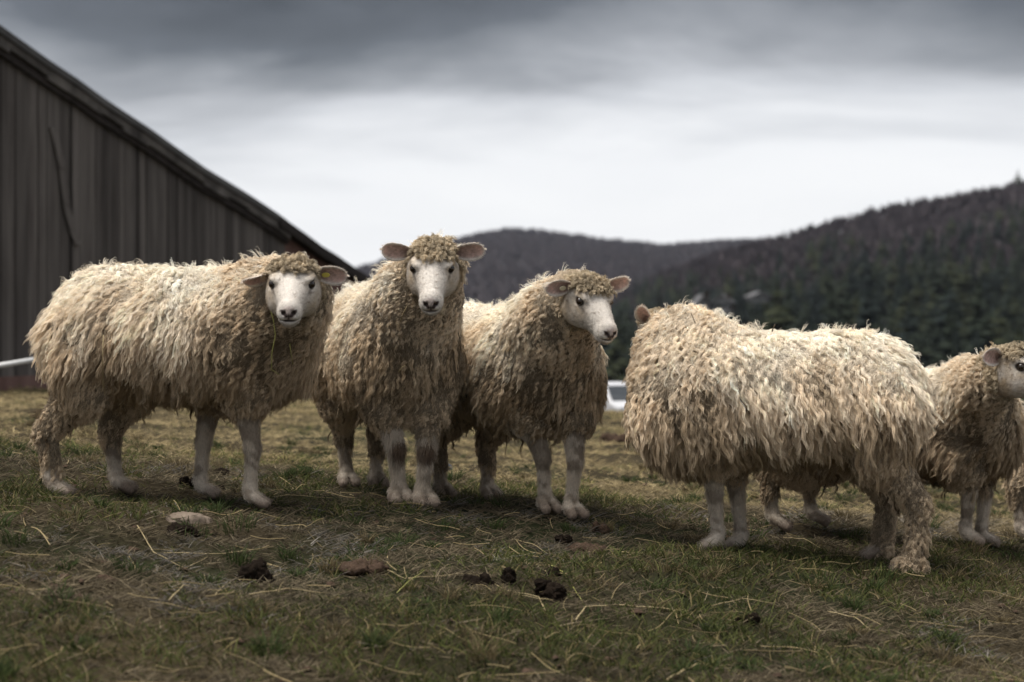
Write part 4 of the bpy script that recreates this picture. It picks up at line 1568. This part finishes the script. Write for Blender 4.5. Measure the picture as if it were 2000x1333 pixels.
def litter():
    """the rest of the straw bits, too many and too small to count"""
    rg = np.random.default_rng(9)
    n = 900
    S = Strands(5)
    Y = 3.9 + 7.5 * rg.uniform(size=n) ** 1.1
    X = rg.uniform(-1, 1, n) * (.262 * Y + .3)
    a = rg.uniform(0, 6.283, n)
    L = rg.uniform(.03, .15, n)
    t = np.linspace(0, 1, 5)
    cv = rg.normal(0, .2, n)
    ang = a[:, None] + cv[:, None] * t[None]
    px_ = X[:, None] + L[:, None] * t * np.cos(ang)
    py_ = Y[:, None] + L[:, None] * t * np.sin(ang)
    z = ground_z(px_.ravel(), py_.ravel()).reshape(n, 5) + .008 + .014 * rg.uniform(size=(n, 1))
    S.add(np.stack([px_, py_, z], -1), np.full((n, 5), 1.) * rg.uniform(.0006, .0013, (n, 1)), np.array([.36, .28, .15]) * rg.uniform(.35, 1.05, (n, 1)))
    tag(S.build('straw_litter', M_GRASS, None), kind='stuff')


litter()


def lump(name, px, py, w, hgt, label, cat, mat, seed, group=None, nblob=7, sink=.3, depth=.75):
    """an irregular heap: several overlapping lumps remeshed into one skin"""
    rg = np.random.default_rng(seed)
    p = hit(px, py)
    w *= 1.12
    hgt *= 1.15
    pr = []
    for i in range(nblob):
        x, y = rg.uniform(-.5, .5) * w * .7, rg.uniform(-.5, .5) * w * depth * .7
        r = w * rg.uniform(.13, .24)
        pr.append((('e', (x, y, hgt * rg.uniform(.1, .45)), (r, r * depth, max(hgt * rg.uniform(.35, .6), .008))), .012, 1))
    hstep = max(w / 34, .0026)
    D, lo = field(pr, hstep, .012)
    V, Q = surface_nets(D, lo, hstep)
    Nn = vert_normals(V, Q)
    V = V + Nn * (vnoise(V.astype(float), seed, 3, 2.2 / w)[:, None] * w * .05 + np.abs(vnoise(V.astype(float), seed + 1, 2, 9 / w))[:, None] * w * .035)
    V[:, 2] -= hgt * sink * .5
    o = mesh_obj(name, V, Q, mat, smooth=True)
    o.location = p
    tag(o, label, cat, group)
    return o


GD = 'dung lumps lying in the grass'
px2m = 5.0 / F
lump('dung_heap', 487, 1122, .115, .055, 'big black dung heap on the grass at the left', 'dung', M_DUNG, 1, GD, 10)
lump('dung_heap', 356, 1044, .085, .03, 'dark flat dung lump just in front of the flat stone', 'dung', M_DUNG, 2, GD)
lump('dung_heap', 708, 1116, .11, .028, 'flattened brown dung patch left of centre', 'dung', M_DUNG_DRY, 3, GD, 9)
lump('dung_heap', 925, 1146, .085, .034, 'crumbly dark dung lump at the bend of the long straw', 'dung', M_DUNG, 4, GD, 8)
lump('dung_heap', 990, 1148, .045, .036, 'small round dung ball beside the long straw', 'dung', M_DUNG, 5, GD, 5)
lump('dung_heap', 1078, 1172, .085, .045, 'ragged dung lump with straw across it', 'dung', M_DUNG, 6, GD, 9)
lump('dung_heap', 1076, 1134, .045, .03, 'small dark dung lump behind the ragged one', 'dung', M_DUNG, 7, GD, 5)
lump('dung_heap', 1137, 1068, .12, .022, 'wide crumbled dung patch in front of the middle sheep', 'dung', M_DUNG_DRY, 8, GD, 11)
lump('dung_heap', 1100, 1053, .05, .026, 'small dark dung lump next to the wide crumbled patch', 'dung', M_DUNG, 9, GD, 5)
lump('dung_heap', 1171, 1040, .045, .03, 'round dung lump right of the middle sheep', 'dung', M_DUNG_DRY, 10, GD, 5)
lump('dung_heap', 1458, 1216, .05, .022, 'dark dung lump in the open grass on the right', 'dung', M_DUNG, 11, GD, 5)
lump('dung_heap', 1452, 1302, .03, .022, 'small black dung lump near the bottom edge on the right', 'dung', M_DUNG, 12, GD, 4)
lump('dung_heap', 365, 953, .06, .025, 'black dung lump behind the far front hoof of the leftmost sheep', 'dung', M_DUNG, 13, GD, 6)
lump('dung_heap', 430, 955, .026, .022, 'little black dung ball between the front hooves of the leftmost sheep', 'dung', M_DUNG, 14, GD, 4)
lump('dung_heap', 432, 929, .055, .02, 'dark dung lump higher up between the front legs of the leftmost sheep', 'dung', M_DUNG, 15, GD, 6)
lump('dung_heap', 597, 931, .042, .026, 'dark dung lump on the grass between the two left sheep', 'dung', M_DUNG, 16, GD, 5)
lump('dung_heap', 210, 1130, .05, .014, 'thin brown dung flake at the left in the dark grass', 'dung', M_DUNG_DRY, 17, GD, 5)
lump('dung_heap', 1548, 1108, .03, .018, 'small dark dung crumb below the large sheep', 'dung', M_DUNG, 18, GD, 4)
lump('molehill', 1212, 868, .22, .07, 'blurred dark earth mound far behind, between middle and large sheep', 'mound', M_DUNG_DRY, 19, None, 9)
lump('stone', 880, 918, .035, .03, 'small blue grey pebble behind the middle sheep', 'stone', M_DARKSTONE, 20, None, 3)


def crumbs():
    """dark clods, droppings and dead leaves trodden into the turf, too many to count"""
    rg = np.random.default_rng(31)
    n = 520
    Y = 3.9 + 6.5 * rg.uniform(size=n)
    X = rg.uniform(-1, 1, n) * (.262 * Y + .3)
    z = ground_z(X, Y)
    base = np.array([(1, 0, 0), (.3, .95, 0), (-.8, .6, 0), (-.8, -.6, 0), (.3, -.95, 0), (.5, .3, .6), (-.35, .4, .7), (-.2, -.5, .55)])
    fc = np.array([(0, 1, 5), (1, 6, 5), (1, 2, 6), (2, 3, 6), (3, 7, 6), (3, 4, 7), (4, 5, 7), (4, 0, 5), (5, 6, 7)])
    r = rg.uniform(.004, .013, n) * (1 + .4 * (rg.uniform(size=n) < .15))
    V = base[None] * r[:, None, None] * rg.uniform(.6, 1.3, (n, 8, 3)) * np.array([1, 1, .8])
    a = rg.uniform(0, 6.283, n)
    c, s_ = np.cos(a)[:, None], np.sin(a)[:, None]
    V = np.stack([V[..., 0] * c - V[..., 1] * s_, V[..., 0] * s_ + V[..., 1] * c, V[..., 2]], -1)
    V = V + np.c_[X, Y, z + .004][:, None]
    tag(mesh_obj('dirt_clods', V.reshape(-1, 3), (fc[None] + 8 * np.arange(n)[:, None, None]).reshape(-1, 3), M_DUNG_DRY), kind='stuff')


crumbs()
# flat half-buried stone
pst = hit(360, 1030)
pr = [(('e', (0, 0, -.020), (.066, .046, .036)), .01, 1), (('e', (.034, .004, -.021), (.048, .036, .032)), .01, 1)]
D, lo = field(pr, .004, .012)
V, Q = surface_nets(D, lo, .004)
V = V + vert_normals(V, Q) * (vnoise(V.astype(float), 21, 3, 16)[:, None] * .004)
o = mesh_obj('stone', V, Q, M_STONE, smooth=True)
o.location = pst
tag(o, 'flat tan stone half buried in the grass before the leftmost sheep', 'stone')


# ------------------------------------------------------------------ hay and twigs caught in the wool
def caught(sh, pxs, label, mat, r=.0016, out=.040, dangle=False):
    """a stalk that lies on the fleece of one sheep along a line of photograph pixels"""
    WV, WN = sh
    vpx = 1000 + WV[:, 0] / WV[:, 1] * F
    vpy = YH - WV[:, 2] / WV[:, 1] * F
    pts, last = [], None
    for x, y in pxs:
        near = ((vpx - x) ** 2 + (vpy - y) ** 2) < 15 ** 2
        if near.any():
            last = WV[near, 1].min() - out
        elif last is None:
            last = WV[((vpx - x) ** 2 + (vpy - y) ** 2).argmin(), 1] - out
        dep = last
        pts.append(unproj(x, y, dep))
    o_ = pts[0].copy()
    o = MB().tube([p - o_ for p in pts], [r * (1 - .4 * i / len(pts)) for i in range(len(pts))], 6).build('straw_stalk', mat, None, True)
    o.location = o_
    tag(o, label, 'straw', 'straw bits caught in the fleeces')


caught(S1, [(526, 596), (534, 625), (538, 655), (531, 690), (530, 722), (545, 732)], 'long yellow green hay stalk hanging from the neck wool of the leftmost sheep', M_STRAW_GREEN, .0017)
caught(S1, [(566, 672), (568, 690), (572, 712)], 'short hay bit in the chest wool of the leftmost sheep', M_STRAW_GREEN, .0012)
caught(S1, [(202, 655), (200, 700), (201, 745), (204, 770)], 'pale loose yarn-like straw on the flank of the leftmost sheep', M_STRAW, .0016)
caught(S2, [(782, 628), (788, 612), (795, 598)], 'pale straw stuck below the cheek of the sheep facing the camera', M_STRAW, .0017)
caught(S2, [(778, 728), (785, 718), (792, 714)], 'short straw in the chest wool of the sheep facing the camera', M_STRAW, .0014)
caught(S2, [(895, 650), (900, 672), (897, 700), (893, 722)], 'dark thin twig in the right hand chest wool of the sheep facing the camera', M_TWIG, .0012)
caught(S2, [(666, 622), (672, 618), (680, 617)], 'dark twig on the pale back of the sheep facing the camera', M_TWIG, .0012)
caught(S3, [(1113, 650), (1117, 642), (1120, 634)], 'small straw in the neck wool of the middle sheep', M_STRAW, .0014)
caught(S4, [(1481, 866), (1483, 890), (1490, 912), (1480, 926)], 'pale straw loop hanging on the belly wool of the large sheep', M_STRAW, .0015)
caught(S4, [(1664, 868), (1674, 880), (1684, 892)], 'short pale straw on the rear flank of the large sheep', M_STRAW, .0015)
caught(S4, [(1350, 612), (1354, 622), (1358, 632)], 'brown bent stem sticking in the neck wool of the large sheep', M_TWIG, .0018, .05)
caught(S4, [(1508, 648), (1511, 640), (1514, 634)], 'brown leaf stem on the back of the large sheep', M_TWIG, .0020, .03)
